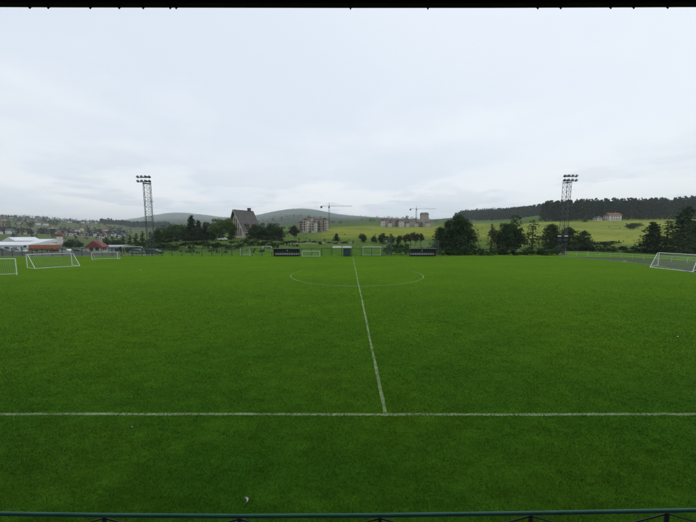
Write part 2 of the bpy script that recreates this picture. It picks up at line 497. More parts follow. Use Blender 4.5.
mb = MB()
outer = [gnd(560, 257.4), gnd(592, 257.0), gnd(620, 257.3), gnd(644, 258.0), gnd(668, 259.5), gnd(700, 262)]
for k in range(len(edge) - 1):
    a, b, c, d = edge[k], edge[k + 1], outer[k + 1], outer[k]
    z = -0.012
    mb.poly([(a.x - 0.3, a.y - 0.3, z), (b.x - 0.3, b.y - 0.3, z), (c.x, c.y, z), (d.x, d.y, z)])
mb.poly([(58, 20, -0.012), (120, 20, -0.012), (120, 55, -0.012), (outer[-1].x, outer[-1].y, -0.012), (edge[-1].x - 0.3, edge[-1].y, -0.012)])
tag(mb.build('running_track', M['asphalt']), kind='structure')
mb = MB()
for a, b in zip(edge[:-1], edge[1:]):
    d = (b - a).normalized(); n = Vector((-d.y, d.x, 0)) * .09
    a2, b2 = a + n * 2.2, b + n * 2.2
    mb.hexa([a2 - n + Vector((0, 0, -.05)), b2 - n + Vector((0, 0, -.05)), b2 + n + Vector((0, 0, -.05)), a2 + n + Vector((0, 0, -.05)),
             a2 - n + Vector((0, 0, .07)), b2 - n + Vector((0, 0, .07)), b2 + n + Vector((0, 0, .07)), a2 + n + Vector((0, 0, .07))])
tag(mb.build('kerb', M['concrete']), kind='structure')


def strip(name, p, q, w, m):
    """a hand pushed line: edges wander a little"""
    mb = MB(); p, q = Vector(p), Vector(q)
    d = (q - p).normalized(); n = Vector((-d.y, d.x))
    k = max(1, int((q - p).length / 0.35))
    rw = random.Random(len(name))
    row = []
    for i in range(k + 1):
        c = p + (q - p) * (i / k)
        off = 0.014 * math.sin(i * 0.11) + 0.009 * math.sin(i * 0.37 + 1)
        row.append((c + n * (off - w / 2 + rw.uniform(-.014, .014)), c + n * (off + w / 2 + rw.uniform(-.014, .014))))
    for (a, b), (c, e) in zip(row[:-1], row[1:]):
        mb.poly([(*a, 0.006), (*c, 0.006), (*e, 0.006), (*b, 0.006)])
    return tag(mb.build(name, m), kind='structure')


ny, fy = 8.5, PY0 + PHW
strip('touch_line', (PX0 - PHL, ny), (PX0 + PHL, ny), 0.112, M['line'])
strip('halfway_line', (PX0, ny + 0.068), (PX0, fy - 0.5), 0.115, M['line'])
mb = MB()
NA = 96
for k in range(NA):
    t0, t1 = (2 * math.pi * (k + j) / NA for j in (0, 1))
    if math.sin(t0) > 0.45: continue                    # the far half has washed out
    q = []
    for t, r in ((t0, 9.09), (t1, 9.09), (t1, 9.21), (t0, 9.21)):
        q.append((PX0 + r * math.cos(t), PY0 + r * math.sin(t), 0.022))
    mb.poly(q[::-1])
tag(mb.build('centre_circle', M['line_worn']), kind='structure')

# grass blades standing in the turf
rng = np.random.default_rng(7)


def blades(n, y0, y1, h, seed):
    """blades thin out and widen with distance, and shorten to nothing at the far end"""
    g = np.random.default_rng(seed)
    yy = y0 * (y1 / y0) ** g.random(n)
    side = g.random(n) * 2 - 1
    xx = side * (yy * 1.7 + 4.0)
    big = 0.5 + 0.5 * np.sin(xx * 0.9 + 1.7 * np.sin(yy * 0.7)) * np.cos(yy * 1.3 + np.sin(xx * 0.5))
    mid = 0.5 + 0.5 * np.sin(xx * 4.1 + 2 * np.sin(yy * 3.3)) * np.cos(yy * 5.3 + 1.5 * np.sin(xx * 2.7))
    fade = 1 - smooth(11, 46, yy)
    hh = h * (0.45 + 0.9 * g.random(n)) * (0.6 + 0.55 * mid + 0.25 * big) * (0.15 + 0.85 * fade) * (1 - 0.85 * smooth(0.86, 1.0, np.abs(side)))
    az = g.random(n) * 2 * np.pi; lean = 0.2 + g.random(n) * 1.1
    wv = np.minimum(0.00115 * yy, 0.040) * (0.6 + 0.8 * g.random(n))
    ca, sa = np.cos(az), np.sin(az)
    lz = g.random(n) * 2 * np.pi
    base = np.stack([xx, yy, np.zeros(n)], 1)
    a = base + np.stack([ca * wv / 2, sa * wv / 2, np.full(n, -0.005)], 1)
    b = base - np.stack([ca * wv / 2, sa * wv / 2, np.full(n, 0.005)], 1)
    t = base + np.stack([np.cos(lz) * lean * hh, np.sin(lz) * lean * hh, hh], 1)
    V = np.stack([a, b, t], 1).reshape(-1, 3)
    dark = np.array([0.018, 0.078, 0.0075]); yellowish = np.array([0.046, 0.140, 0.0085]); dry = np.array([0.20, 0.20, 0.06])  # blade colours: deep green, yellower green and dry straw
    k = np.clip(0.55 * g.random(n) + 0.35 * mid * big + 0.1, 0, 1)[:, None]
    c = dark * (1 - k) + yellowish * k
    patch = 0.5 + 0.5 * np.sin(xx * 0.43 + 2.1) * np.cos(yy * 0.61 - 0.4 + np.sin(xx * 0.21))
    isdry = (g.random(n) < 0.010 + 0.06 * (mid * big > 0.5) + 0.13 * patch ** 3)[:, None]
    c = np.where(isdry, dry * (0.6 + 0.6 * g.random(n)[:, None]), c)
    rc = np.hypot(xx - PX0, yy - PY0)
    chalk = ((np.abs(yy - ny) < 0.054) & (np.abs(xx - PX0) < PHL)) | ((np.abs(xx - PX0) < 0.055) & (yy > ny)) | \
            ((np.abs(rc - 9.15) < 0.055) & (yy - PY0 < 9.15 * 0.45))
    chalk &= g.random(n) < 0.8
    c = np.where(chalk[:, None], np.array([0.21, 0.29, 0.13]) * (0.5 + 0.7 * g.random(n)[:, None]), c)
    return V, np.repeat(c, 3, 0)


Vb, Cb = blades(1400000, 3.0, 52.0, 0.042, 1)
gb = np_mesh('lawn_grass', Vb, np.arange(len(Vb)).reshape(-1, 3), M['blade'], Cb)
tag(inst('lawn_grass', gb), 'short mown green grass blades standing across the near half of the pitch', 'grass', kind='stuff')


def scrap(p, size, label, n=7, bend=2.6, rz=0.0):
    """a curled strip of white plastic lying in the grass"""
    mb = MB(); w = size * 0.10
    pr = None
    for k in range(n + 1):
        t = bend * (k / n - 0.5)
        x, y = math.cos(t) * size * 0.5, math.sin(t) * size * 0.5
        ww = w * (0.4 + 0.6 * math.sin(math.pi * k / n))
        c = [(x - ww, y, 0.035), (x + ww, y, 0.055), (x + ww, y, 0.062), (x - ww, y, 0.042)]
        if pr:
            for a in range(4):
                b = (a + 1) % 4
                mb.poly([pr[a], pr[b], c[b], c[a]])
        else: mb.poly(c[::-1])
        pr = c
    mb.poly(pr)
    o = mb.build('plastic_scrap', M['barrier'], None, (p.x, p.y, 0), rz)
    return tag(o, label, 'litter')


scrap(gnd(243.5, 503), 0.17, 'curled white plastic strip lying in the grass near the railing', rz=0.4)
scrap(gnd(681, 338), 0.26, 'thin white scrap lying on the open right half of the pitch', bend=1.2, rz=2.1)
scrap(gnd(139, 270.5), 0.6, 'white scrap lying on the far left half of the pitch', bend=1.6, rz=1.0)
scrap(gnd(132, 429), 0.06, 'tiny white speck of litter just outside the near touchline', rz=1.5)
scrap(gnd(627, 261.6), 1.5, 'pale strip lying at the edge of the running track by the grass', bend=0.8, rz=1.2)

# ------------------------------------------------------------------ the stand the photograph is taken from
st = empty('covered_stand', (0, 0, 0))
tag(st, 'dark covered stand whose roof edge crosses the top of the view', 'stand')
RY = 3.0                                                # roof edge
ROOFZ = rowz(6.6, RY)
RDEPTH = 2.25                                           # guard rail
RAILZ = rowz(515.5, RDEPTH)
FLOOR = RAILZ - 1.05
SX = 28.0
mb = MB()
z0 = FLOOR
rows = [(2.45, 1.15, z0), (1.15, 0.35, z0 + 0.5), (0.35, -0.45, z0 + 0.98), (-0.45, -1.3, z0 + 1.45), (-1.3, -2.2, z0 + 1.95), (-2.2, -6.5, z0 + 2.45)]
for k, (ya, yb, zz) in enumerate(rows):
    s_ = MB().box(-SX, SX, yb, ya - (0.003 if k else 0), 0.0, zz).build('terrace_step', M['concrete'], st)
mb = MB().box(-SX, SX, -6.7, -6.503, 0.0, ROOFZ + 0.9)
mb.build('back_wall', M['concrete'], st)
for k in range(9):
    x = -SX + 1.0 + k * (2 * SX - 2) / 8
    MB().box(x - 0.1, x + 0.1, -6.49, -6.29, z0 + 2.452, ROOFZ + 0.5).build('column', M['dark_steel'], st)
# folded sheet roof rising to the back
mb = MB(); nrib = 140
xs = np.linspace(-SX, SX, nrib * 2 + 1)
prev = None
for i in range(nrib):
    xa, xb = -SX + i * 2 * SX / nrib, -SX + (i + 1) * 2 * SX / nrib
    w = (xb - xa)
    for (p, q, h0, h1) in ((0, .55, 0, 0), (.55, .65, 0, .04), (.65, .9, .04, .04), (.9, 1, .04, 0)):
        x0, x1 = xa + w * p, xa + w * q
        f, bk = 0.012, 1.2
        mb.hexa([(x0, RY + .06, ROOFZ + .05 + h0), (x1, RY + .06, ROOFZ + .05 + h1), (x1, -6.9, ROOFZ + bk + h1), (x0, -6.9, ROOFZ + bk + h0),
                 (x0, RY + .06, ROOFZ + .05 + f + h0), (x1, RY + .06, ROOFZ + .05 + f + h1), (x1, -6.9, ROOFZ + bk + f + h1), (x0, -6.9, ROOFZ + bk + f + h0)])
roof = mb.build('roof_sheet', M['roof_dark'], st)
fb = MB()
nseg = 40
rr = random.Random(4)
sag = [0.012 * math.sin(k * 0.55) - 0.004 * rr.random() - (0.02 if k < 6 else 0) for k in range(nseg + 1)]
for k in range(nseg):
    x0, x1 = -SX + 2 * SX * k / nseg, -SX + 2 * SX * (k + 1) / nseg
    a, b = sag[k], sag[k + 1]
    fb.hexa([(x0, RY - .06, ROOFZ + a), (x1, RY - .06, ROOFZ + b), (x1, RY, ROOFZ + b), (x0, RY, ROOFZ + a),
             (x0, RY - .06, ROOFZ + .045), (x1, RY - .06, ROOFZ + .045), (x1, RY, ROOFZ + .045), (x0, RY, ROOFZ + .045)])
fb.build('fascia_beam', M['roof_dark'], st)
for k in range(5):                                      # purlins under the sheet
    y = RY - 1.4 - k * 1.7
    zz = ROOFZ + .05 + (1.15 * (RY + .06 - y) / (RY + 6.96)) - 0.13
    MB().box(-SX, SX, y - .05, y + .05, zz, zz + .12).build('purlin', M['roof_dark'], st)
screw_me = MB().tube((0, 0, -.028), (0, 0, 0.02), .007, .011, 6).tube((0, 0, -.012), (0, 0, -.004), .016, .016, 6).mesh('screw', M['roof_dark'])
for px in (29.5, 48, 90, 119, 143, 170, 176, 350.5, 428, 538, 561, 611, 634, 668):
    x = colx(px, RY - .03, 7)
    k = (x + SX) / (2 * SX) * nseg; ki = int(k)
    sg = sag[ki] * (1 - k + ki) + sag[ki + 1] * (k - ki)
    inst('screw', screw_me, st, (x, RY - .03, ROOFZ + sg - 0.004))

# ------------------------------------------------------------------ guard rail at the front of the stand
gr = empty('guard_rail', (0, RDEPTH, FLOOR))
tag(gr, 'green painted steel guard rail with dark braced posts along the stand front', 'railing')
bow = [(-600, 505), (-240, 510), (0, 513.7), (104, 515.3), (239, 516.2), (380, 515.4), (531, 513.2), (667, 510.8), (800, 508), (1000, 504), (1300, 498)]
rp = [Vector((colx(px, RDEPTH, py), 0, rowz(py, RDEPTH) - FLOOR)) for px, py in bow]
mb = MB()
mb2 = MB()
n = 10
rings = []
fine = []
for a, b in zip(rp[:-1], rp[1:]):
    for k in range(4): fine.append(a.lerp(b, k / 4))
fine.append(rp[-1])
for p in fine:
    rings.append(len(mb.v))
    for k in range(n):
        t = 2 * math.pi * k / n
        mb.v.append((p.x, p.y + .0155 * math.cos(t), p.z + .0155 * math.sin(t)))
for a, b in zip(rings[:-1], rings[1:]):
    for k in range(n): mb.f.append((a + k, a + (k + 1) % n, b + (k + 1) % n, b + k))
tr_ = mb.build('top_rail', M['rail_green'], gr)
for p_ in tr_.data.polygons: p_.use_smooth = True
post_px = [-460, -322, -180, -36, 104, 239, 380, 531, 667, 805, 945, 1085]
for px in post_px:
    x = colx(px, RDEPTH, 515)
    zt = np.interp(x, [p.x for p in rp], [p.z for p in rp]) - .02
    pm = MB().tube((x, 0, 0.002), (x, 0, zt), .016, .016, 8)
    po = pm.build('post', M['post_dark'], gr)
    for s in (-1, 1):
        MB().tube((x + s * .012, 0, zt - .012), (x + s * .40, 0, zt - .125), .006, .006, 6).build('brace', M['post_dark'], po)
MB().tube((rp[0].x, 0, .55), (rp[-1].x, 0, .55), .014, .014, 8).build('middle_rail', M['rail_green'], gr)

# ------------------------------------------------------------------ perimeter fence on the far side
FY = 73.2
fx0, fx1 = -97.0, colx(441, FY)
step = 10.0 * FY / F
fe = empty('mesh_fence', (0, FY, 0))
tag(fe, 'dark green wire mesh fence along the far edge of the pitch', 'fence')
FH = 2.05
post_me = MB().tube((0, 0, FLAT - .1), (0, 0, FH), .085, .085, 6).tube((0, 0, FH), (0, 0, FH + .04), .055, .03, 6).mesh('post', M['fence_green'])
pm = MB(); wv = .008
for k in range(1, int(step / .11)):
    x = k * .11
    pm.poly([(x - wv, 0, .06), (x + wv, 0, .06), (x + wv, 0, FH - .05), (x - wv, 0, FH - .05)])
for k in range(19):
    z = .08 + k * .105
    pm.poly([(.05, .004, z - wv), (step - .05, .004, z - wv), (step - .05, .004, z + wv), (.05, .004, z + wv)])
panel_me = pm.mesh('mesh_panel', M['fence_green'])
rail_me = MB().tube((.04, 0, FH - .03), (step - .04, 0, FH - .03), .04, .04, 5).mesh('top_rail', M['fence_green'])
x = fx0
while x < fx1:
    inst('post', post_me, fe, (x, 0, 0))
    inst('mesh_panel', panel_me, fe, (x, 0, 0)); inst('top_rail', rail_me, fe, (x, 0, 0))
    x += step
inst('post', post_me, fe, (x, 0, 0))

# low concrete wall beyond the fence on the left
w0, w1 = colx(-25, 78.5), colx(119, 78.5)
tag(MB().box(w0, w1, 78.3, 78.6, -0.3, 0.75).box(w0, w1, 78.22, 78.68, 0.752, 0.85).build('low_wall', M['concrete']),
    'low pale concrete wall behind the mesh fence by the gravel yard', 'wall')

# white rail barrier beside the running track
br = empty('track_barrier', (0, 0, 0))
tag(br, 'long greyish white tubular barrier beside the running track', 'barrier')
bp = [Vector((*at(px, py, Y).xy, 0)) for px, py, Y in ((566, 251.4, 76), (600, 252.6, 71.5), (622, 253.6, 67.5), (644, 254.8, 63), (672, 256.2, 58.5), (705, 258.2, 53.5), (745, 262, 48))]
for a, b in zip(bp[:-1], bp[1:]):
    m_ = max(1, round((b - a).length / 2.6))
    for k in range(m_):
        p, q = a.lerp(b, k / m_), a.lerp(b, (k + 1) / m_)
        MB().tube((p.x, p.y, FLAT - .05), (p.x, p.y, 1.08), .04, .04, 6).build('post', M['barrier'], br)
        for zz in (1.05, .55):
            MB().tube((p.x, p.y, zz), (q.x, q.y, zz), .032 if zz > 1 else .02, None, 6).build('rail', M['barrier'], br)


# ------------------------------------------------------------------ floodlight masts
def mast(base, top, w, rz, label):
    h = top
    t = empty('floodlight_mast', base, rz)
    tag(t, label, 'floodlight', 'floodlight masts behind the pitch')
    hw = w / 2
    for sx in (-1, 1):
        for sy in (-1, 1):
            MB().tube((sx * hw, sy * hw, -.1), (sx * hw, sy * hw, h - .8), .06, .055, 6).build('leg', M['dark_steel'], t)
    MB().box(-hw - .3, hw + .3, -hw - .3, hw + .3, -.2, .12).build('footing', M['concrete'], t)
    nb = 15; lat = MB(); bh = (h - 1.6) / nb
    for k in range(nb):
        z = .3 + k * bh
        for (a, b) in (((-hw, -hw), (hw, -hw)), ((hw, -hw), (hw, hw)), ((hw, hw), (-hw, hw)), ((-hw, hw), (-hw, -hw))):
            lat.tube((*a, z), (*b, z), .03, None, 4)
            if k % 2: a, b = b, a
            lat.tube((*a, z), (*b, z + bh), .032, None, 4)
    o = lat.build('lattice_bracing', M['steel'], t); o['kind'] = 'stuff'
    # ladder up one face
    lad = MB()
    for sx in (-.2, .2): lad.tube((sx, -hw - .12, .2), (sx, -hw - .12, h - 1), .025, None, 4)
    for k in range(int((h - 1.4) / .35)): lad.tube((-.2, -hw - .12, .4 + k * .35), (.2, -hw - .12, .4 + k * .35), .015, None, 4)
    lad.build('ladder', M['steel'], t)
    half = hw + .12
    MB().box(-half, half, -half, half, h - 1.45, h - 1.38).build('platform', M['dark_steel'], t)
    MB().box(-hw - .35, hw + .35, -hw - .35, -hw - .1, h * .70, h * .70 + .06).build('landing', M['dark_steel'], t)
    rot = Matrix.Rotation(-rz, 3, 'Z')
    for zz, sc_ in ((h - 1.2, 1.0), (h - .1, 1.0)):
        off = Vector((0, -hw - .35, 0))
        p, q = rot @ (Vector((-1.35, 0, zz)) + off), rot @ (Vector((1.35, 0, zz)) + off)
        MB().tube(p, q, .07, None, 6).build('lamp_arm', M['dark_steel'], t)
        for k in range(4):
            lx = (-1.38, -.46, .46, 1.38)[k]; fan = (-.7, -.25, .25, .7)[k]
            spin = Matrix.Rotation(fan, 3, 'Y') @ Matrix.Rotation(fan * -.6, 3, 'Z')
            P = [(-.29, -.45, -.12), (.29, -.45, -.12), (.16, .2, .0), (-.16, .2, .0),
                 (-.29, -.15, .55), (.29, -.15, .55), (.16, .3, .40), (-.16, .3, .40)]
            lo = MB().hexa([rot @ (spin @ Vector(pp) + Vector((lx, 0, zz)) + off) for pp in P]).build('lamp', M['dark_steel'], t)
            P = [(-.25, -.445, -.05), (.25, -.445, -.05), (.25, -.20, .45), (-.25, -.20, .45)]
            MB().poly([rot @ (spin @ Vector((a, b - .012, c)) + Vector((lx, 0, zz)) + off) for a, b, c in P]).build('lamp_glass', M['lamp_glass'], lo)
    return t


MY = 77.0
zL = rowz(178, MY); zR = rowz(177, MY)
mast((colx(147.3, MY, 190), MY, ez(colx(147.3, MY, 190), MY)), zL, 1.5, R(44), 'tall steel lattice floodlight mast beside the parked cars and gravel yard')
mast((colx(567.0, MY, 186), MY, ez(colx(567.0, MY, 186), MY)), zR, 1.3, R(9), 'tall steel lattice floodlight mast beside the black scoreboard')


# ------------------------------------------------------------------ goals
def goal(A, B, C, h, label, group='portable goals around the pitch', name='football_goal', r=.05):
    """A, B ends of the ground bar at the back of the net; C foot of the front post on A's side"""
    A, B, C = Vector((A[0], A[1], 0)), Vector((B[0], B[1], 0)), Vector((C[0], C[1], 0))
    D = B + (C - A)
    mid = (C + D) / 2
    t = empty(name, mid)
    tag(t, label, 'goal', group)
    A, B, C, D = A - mid, B - mid, C - mid, D - mid
    up = Vector((0, 0, h))
    wp = M['white_paint']
    g0 = Vector((0, 0, r * .8))
    for P in (C, D): MB().tube(P - Vector((0, 0, .03)), P + up, r, None, 8).build('post', wp, t)
    MB().tube(C + up, D + up, r, None, 8).build('crossbar', wp, t)
    MB().tube(A + g0, B + g0, r * .8, None, 8).build('ground_bar', wp, t)
    for P, Q in ((A, C), (B, D)):
        topq = Q + up + (P - Q) * .22
        MB().tube(Q + up, topq, r * .7, None, 6).build('top_stay', wp, t)
        MB().tube(topq, P + g0, r * .7, None, 6).build('back_stay', wp, t)
        MB().tube(Q + g0, P + g0, r * .7, None, 6).build('side_bar', wp, t)
    net = MB()
    L = (B - A).length; nu = max(6, int(L / .22)); e = .005

    def prof(P, Q, v):                                  # v 0..1 from crossbar over the top stay to the ground bar
        k = Q + up + (P - Q) * .22
        return (Q + up).lerp(k, v / .2) if v < .2 else k.lerp(P + g0, (v - .2) / .8)
    for i in range(nu + 1):
        u = i / nu
        for k in range(6):
            a = prof(A, C, k / 6).lerp(prof(B, D, k / 6), u); b = prof(A, C, (k + 1) / 6).lerp(prof(B, D, (k + 1) / 6), u)
            net.tube(a, b, e, None, 3, False)
    for k in range(1, 13):
        a, b = prof(A, C, k / 13), prof(B, D, k / 13)
        net.tube(a, b, e, None, 3, False)
    for P, Q in ((A, C), (B, D)):
        for k in range(1, 11):
            v = k / 11
            a = Q + up * (1 - v)
            b = P + g0
            s = v
            pq = prof(P, Q, .2 + .8 * v)
            net.tube(Vector((a.x, a.y, pq.z)), pq, e, None, 3, False)
    net.build('net', M['net'], t)
    return t


g1a, g1b, g1c = gnd(35, 268.7), gnd(80, 265.9), gnd(27.5, 267.9)
goal(g1a, g1b, g1c, 2.25, 'white portable goal with its sloping net back turned to the pitch, beside the yard')
g2a, g2b, g2c = gnd(650, 267.4), gnd(692.5, 272.0), gnd(658, 265.2)
goal(g2a, g2b, g2c, 2.3, 'white portable goal with its net back to the pitch beside the running track')
g3 = gnd(17, 275.2)
goal((g3.x - 1.25, g3.y + 1.05), (g3.x - 7.2, g3.y - 0.6), (g3.x, g3.y), 2.3, 'white portable goal facing the stand with the other turned goal just behind it')
g4a, g4b = gnd(92, 259.6), gnd(117.6, 259.0)
goal((g4a.x - .4, g4a.y + 1.3), (g4b.x - .4, g4b.y + 1.3), (g4a.x, g4a.y), 1.6, 'small low white goal on the grass in front of the red roofed house')
g5 = gnd(302, 256.6); g5b = gnd(319.8, 256.6)
goal((g5.x, g5.y + 0.9), (g5b.x, g5b.y + 0.9), (g5.x, g5.y), 1.4, 'small low white goal beside the dugout below the apartment blocks', r=.05)
YB = 75.5
goal((colx(363, YB), YB + 1.5), (colx(381, YB), YB + 1.5), (colx(363, YB), YB), 2.3, 'white goal behind the mesh fence beside the dark upright cabinet')
goal((colx(121.5, YB), YB + 1.5), (colx(141, YB), YB + 1.5), (colx(121.5, YB), YB), 2.35, 'white goal behind the mesh fence next to the parked cars')
goal((colx(240, YB), YB + 1.4), (colx(249, YB), YB + 1.4), (colx(240, YB), YB), 1.9, 'narrow white goal behind the mesh fence below the alpine lodge')
YD = 86.0
goal((colx(262.5, YD), YD + 1.2), (colx(271, YD), YD + 1.2), (colx(262.5, YD), YD), 1.95, 'narrow white goal at the foot of the bank left of the dugout')


# ------------------------------------------------------------------ dugouts
def dugout(px0, px1, label):
    Y = 72.0
    x0, x1 = colx(px0, Y, 251), colx(px1, Y, 251)
    w = x1 - x0
    t = empty('dugout', ((x0 + x1) / 2, Y, 0))
    tag(t, label, 'dugout', 'team dugouts on the far touchline')
    hw = w / 2; D = M['dug_dark']
    MB().box(-hw, hw, 1.0, 1.06, 0.02, 1.9).build('back_panel', D, t)
    for s in (-1, 1):
        x = s * hw
        MB().hexa([(x - .03, .0, .02), (x + .03, .0, .02), (x + .03, .997, .02), (x - .03, .997, .02),
                   (x - .03, -.15, 1.92), (x + .03, -.15, 1.92), (x + .03, .997, 1.92), (x - .03, .997, 1.92)]).build('side_panel', D, t)
    MB().hexa([(-hw - .08, -.35, 1.98), (hw + .08, -.35, 1.98), (hw + .08, 1.12, 1.925), (-hw - .08, 1.12, 1.925),
               (-hw - .08, -.35, 2.05), (hw + .08, -.35, 2.05), (hw + .08, 1.12, 1.985), (-hw - .08, 1.12, 1.985)]).build('roof', M['grey_metal'], t)
    b = MB().box(-hw + .1, hw - .1, .45, .95, .34, .40).build('bench', D, t)
    ns = 11
    for k in range(ns):
        x = -hw + .35 + k * (w - .7) / (ns - 1)
        q = .21
        sm = MB().box(x - q, x + q, .42, .85, .403, .46)
        sm.hexa([(x - q, .82, .46), (x + q, .82, .46), (x + q, .88, .46), (x - q, .88, .46),
                 (x - q, .9, .80), (x + q, .9, .80), (x + q, .96, .80), (x - q, .96, .80)])
        sm.build('seat', M['seat'], t)
    for k in range(1, 3):
        x = -hw + w * k / 3
        MB().tube((x, -.1, .0), (x, -.1, 1.95), .03, None, 6).build('post', M['fence_green'], t)
    MB().tube((0, .985, 1.45), (0, .998, 1.45), .16, None, 16).build('badge', M['white_paint'], t)
    return t


dugout(273.6, 299.4, 'dark team dugout with a row of white seats below the apartment blocks')
dugout(410.2, 435.8, 'dark team dugout with a row of white seats beside the big dark pine')

# dark upright cabinet
Y = 72.2
x0, x1 = colx(343.3, Y, 251), colx(350.6, Y, 251)
t = empty('equipment_cabinet', ((x0 + x1) / 2, Y, 0))
tag(t, 'dark teal upright equipment cabinet standing at the fence by the halfway line', 'cabinet')
hw = (x1 - x0) / 2
MB().box(-hw, hw, 0, .8, 0.05, 2.05).build('body', M['box_blue'], t)
MB().box(-hw - .04, hw + .04, -.05, .85, 2.052, 2.12).build('lid', M['dark_steel'], t)
for s in (-1, 1):
    d_ = MB().box(min(0.02 * s, s * (hw - .06)), max(.02 * s, s * (hw - .06)), -.03, -.002, .15, 1.95).build('door', M['box_blue'], t)
    MB().box(s * .1 - .02, s * .1 + .02, -.06, -.031, .95, 1.15).build('handle', M['steel'], d_)

# scoreboard
Y = 75.8
x0, x1 = colx(557, Y, 240), colx(568.2, Y, 240)
zb, zt = rowz(242.3, Y), rowz(236.6, Y)
t = empty('scoreboard', ((x0 + x1) / 2, Y, ez((x0 + x1) / 2, Y)))
tag(t, 'black scoreboard panel on two posts below the right floodlight mast', 'scoreboard')
hw = (x1 - x0) / 2; g_ = t.location.z
MB().box(-hw, hw, 0, .25, zb - g_, zt - g_).build('panel', M['black'], t)
for (a, b) in ((-hw + .12, -.25), (.25, hw - .12)):
    MB().box(a, b, -.02, -.002, zb - g_ + .35, zt - g_ - .5).build('score_field', M['dug_dark'], t)
for s in (-.6, .6):
    MB().box(s * hw - .07, s * hw + .07, .26, .4, -.1, zt - g_ - .1).build('post', M['dark_steel'], t)
for s in (-.6, .6):
    MB().box(s * hw - .38, s * hw + .38, -.1, .15, zt - g_ + .003, zt - g_ + .28).build('header_sign', M['white_paint'], t)

# thin mesh ball stop frames behind the fence
for (pa, pb, top, lab) in ((383.5, 391.5, 238, 'tall thin pale ball stop frame with netting beside the green shrubs'),
                           (411.0, 439.0, 240.5, 'wide pale ball stop net standing behind the right dugout')):
    Y = 77.0
    xa, xb, zt = colx(pa, Y), colx(pb, Y), rowz(top, Y)
    t = empty('ball_stop', ((xa + xb) / 2, Y, ez((xa + xb) / 2, Y)))
    tag(t, lab, 'net')
    hw = (xb - xa) / 2; h = zt - t.location.z
    npost = 2 if hw < 2 else 4
    for k in range(npost):
        x = -hw + 2 * hw * k / (npost - 1)
        MB().tube((x, 0, -.1), (x, 0, h), .045, None, 6).build('pole', M['steel'], t)
    MB().tube((-hw, 0, h), (hw, 0, h), .03, None, 5).build('top_bar', M['steel'], t)
    nt = MB(); k = -hw
    while k < hw:
        nt.tube((k, 0, .1), (k, 0, h), .006, None, 3, False); k += .32
    z = .2
    while z < h:
        nt.tube((-hw, 0, z), (hw, 0, z), .006, None, 3, False); z += .32
    nt.build('net', M['net'], t)

# ------------------------------------------------------------------ alpine lodge behind the bank
HY = 168.0
hx = colx(236.2, HY, 230)
hz = ez(hx + 4, HY + 4)
lod = empty('alpine_lodge', (hx, HY, hz), R(58))
tag(lod, 'big alpine lodge with a very steep dark roof and beige timbered gable', 'house')
HT = rowz(209.3, HY) - hz - 0.3
HWd, HL, EV = 6.8, 11.5, 4.6
# gable wall: pentagon, ridge along +x from the gable at x = 0
sl = (HT - EV) / (HWd - 0.0)


def gable_outline(k=0.0):
    return [(-HWd + k, 0), (HWd - k, 0), (HWd - k, EV), (0, HT - .3), (-HWd + k, EV)]


mb = MB(); P = gable_outline(.15); n = len(P); i = 0
mb.v = [(0.0, y, z - (1.5 if z == 0 else 0)) for y, z in P] + [(HL, y, z - (1.5 if z == 0 else 0)) for y, z in P]
mb.f = [tuple(range(n))[::-1], tuple(range(n, 2 * n))] + [(k, (k + 1) % n, n + (k + 1) % n, n + k) for k in range(n)]
mb.build('wall', M['plaster'], lod)
rf = None
for s in (-1, 1):
    ov = 1.15
    e = Vector((0, s * (HWd + .5), EV - sl * .5)); r_ = Vector((0, 0, HT))
    nrm = Vector((0, s * (HT - EV), HWd)).normalized() * .28
    m_ = MB()
    a0, a1, b0, b1 = Vector((-ov - .6, 0, 0)), Vector((HL + ov, 0, 0)), Vector((-ov, 0, 0)), Vector((HL + ov, 0, 0))
    pts = [e + b0, e + b1, r_ + a1, r_ + a0]
    if s < 0:
        m_.hexa([*pts, *[p + nrm for p in pts]])
    else:
        pts = [e + b1, e + b0, r_ + a0, r_ + a1]; m_.hexa([*pts, *[p + nrm for p in pts]])
    o = m_.build('roof', M['slate'], lod)
    rf = o if s < 0 else rf
    # barge board on the gable edge
    MB().tube(e + Vector((-ov - .03, 0, .1)), r_ + Vector((-ov - .63, 0, .1)), .2, None, 4).build('barge_board', M['pale_plaster'], lod)
MB().box(HL - 2.6, HL - 1.0, -.7, .7, HT - 2.0, HT + 1.5).box(HL - 2.75, HL - .85, -.85, .85, HT + 1.502, HT + 1.7).build('chimney', M['slate'], rf)
for y, zlo, zhi in ((-4.2, 1.0, 5.6), (-2.4, 1.0, 8.8), (-.7, 1.0, 11.6), (.9, 1.0, 11.4), (2.6, 1.0, 8.6), (4.3, 1.0, 5.4)):
    MB().box(-.06, -.002, y - .45, y + .45, zlo, zhi).build('timber_panel', M['brown_clad'], lod)
    z = zlo + .5
    while z < zhi - 1.2:
        MB().box(-.1, -.062, y - .33, y + .33, z, z + 1.1).build('window', M['glass'], lod); z += 2.1
for k, x in enumerate((3.2, 8.2)):
    zz = EV + 2.6; yy = -(HWd - (zz - EV) / sl)
    d_ = MB().box(x - 1.2, x + 1.2, yy - 1.2, yy + 1.5, zz - 1.4, zz + .9).build('dormer', M['brown_clad'], lod)
    MB().box(x - .9, x + .9, yy - 1.26, yy - 1.202, zz - 1.0, zz + .5).build('window', M['glass'], d_)
for x in (2, 5, 8, 11): MB().box(x - .6, x + .6, -HWd + .07, -HWd + .148, 1.2, 2.9).build('window', M['glass'], lod)
MB().hexa([(1, -HWd - 3.4, 2.3), (7, -HWd - 3.4, 2.3), (7, -HWd - .1, 3.0), (1, -HWd - .1, 3.0),
           (1, -HWd - 3.4, 2.4), (7, -HWd - 3.4, 2.4), (7, -HWd - .1, 3.1), (1, -HWd - .1, 3.1)]).build('awning', M['white_metal'], lod)
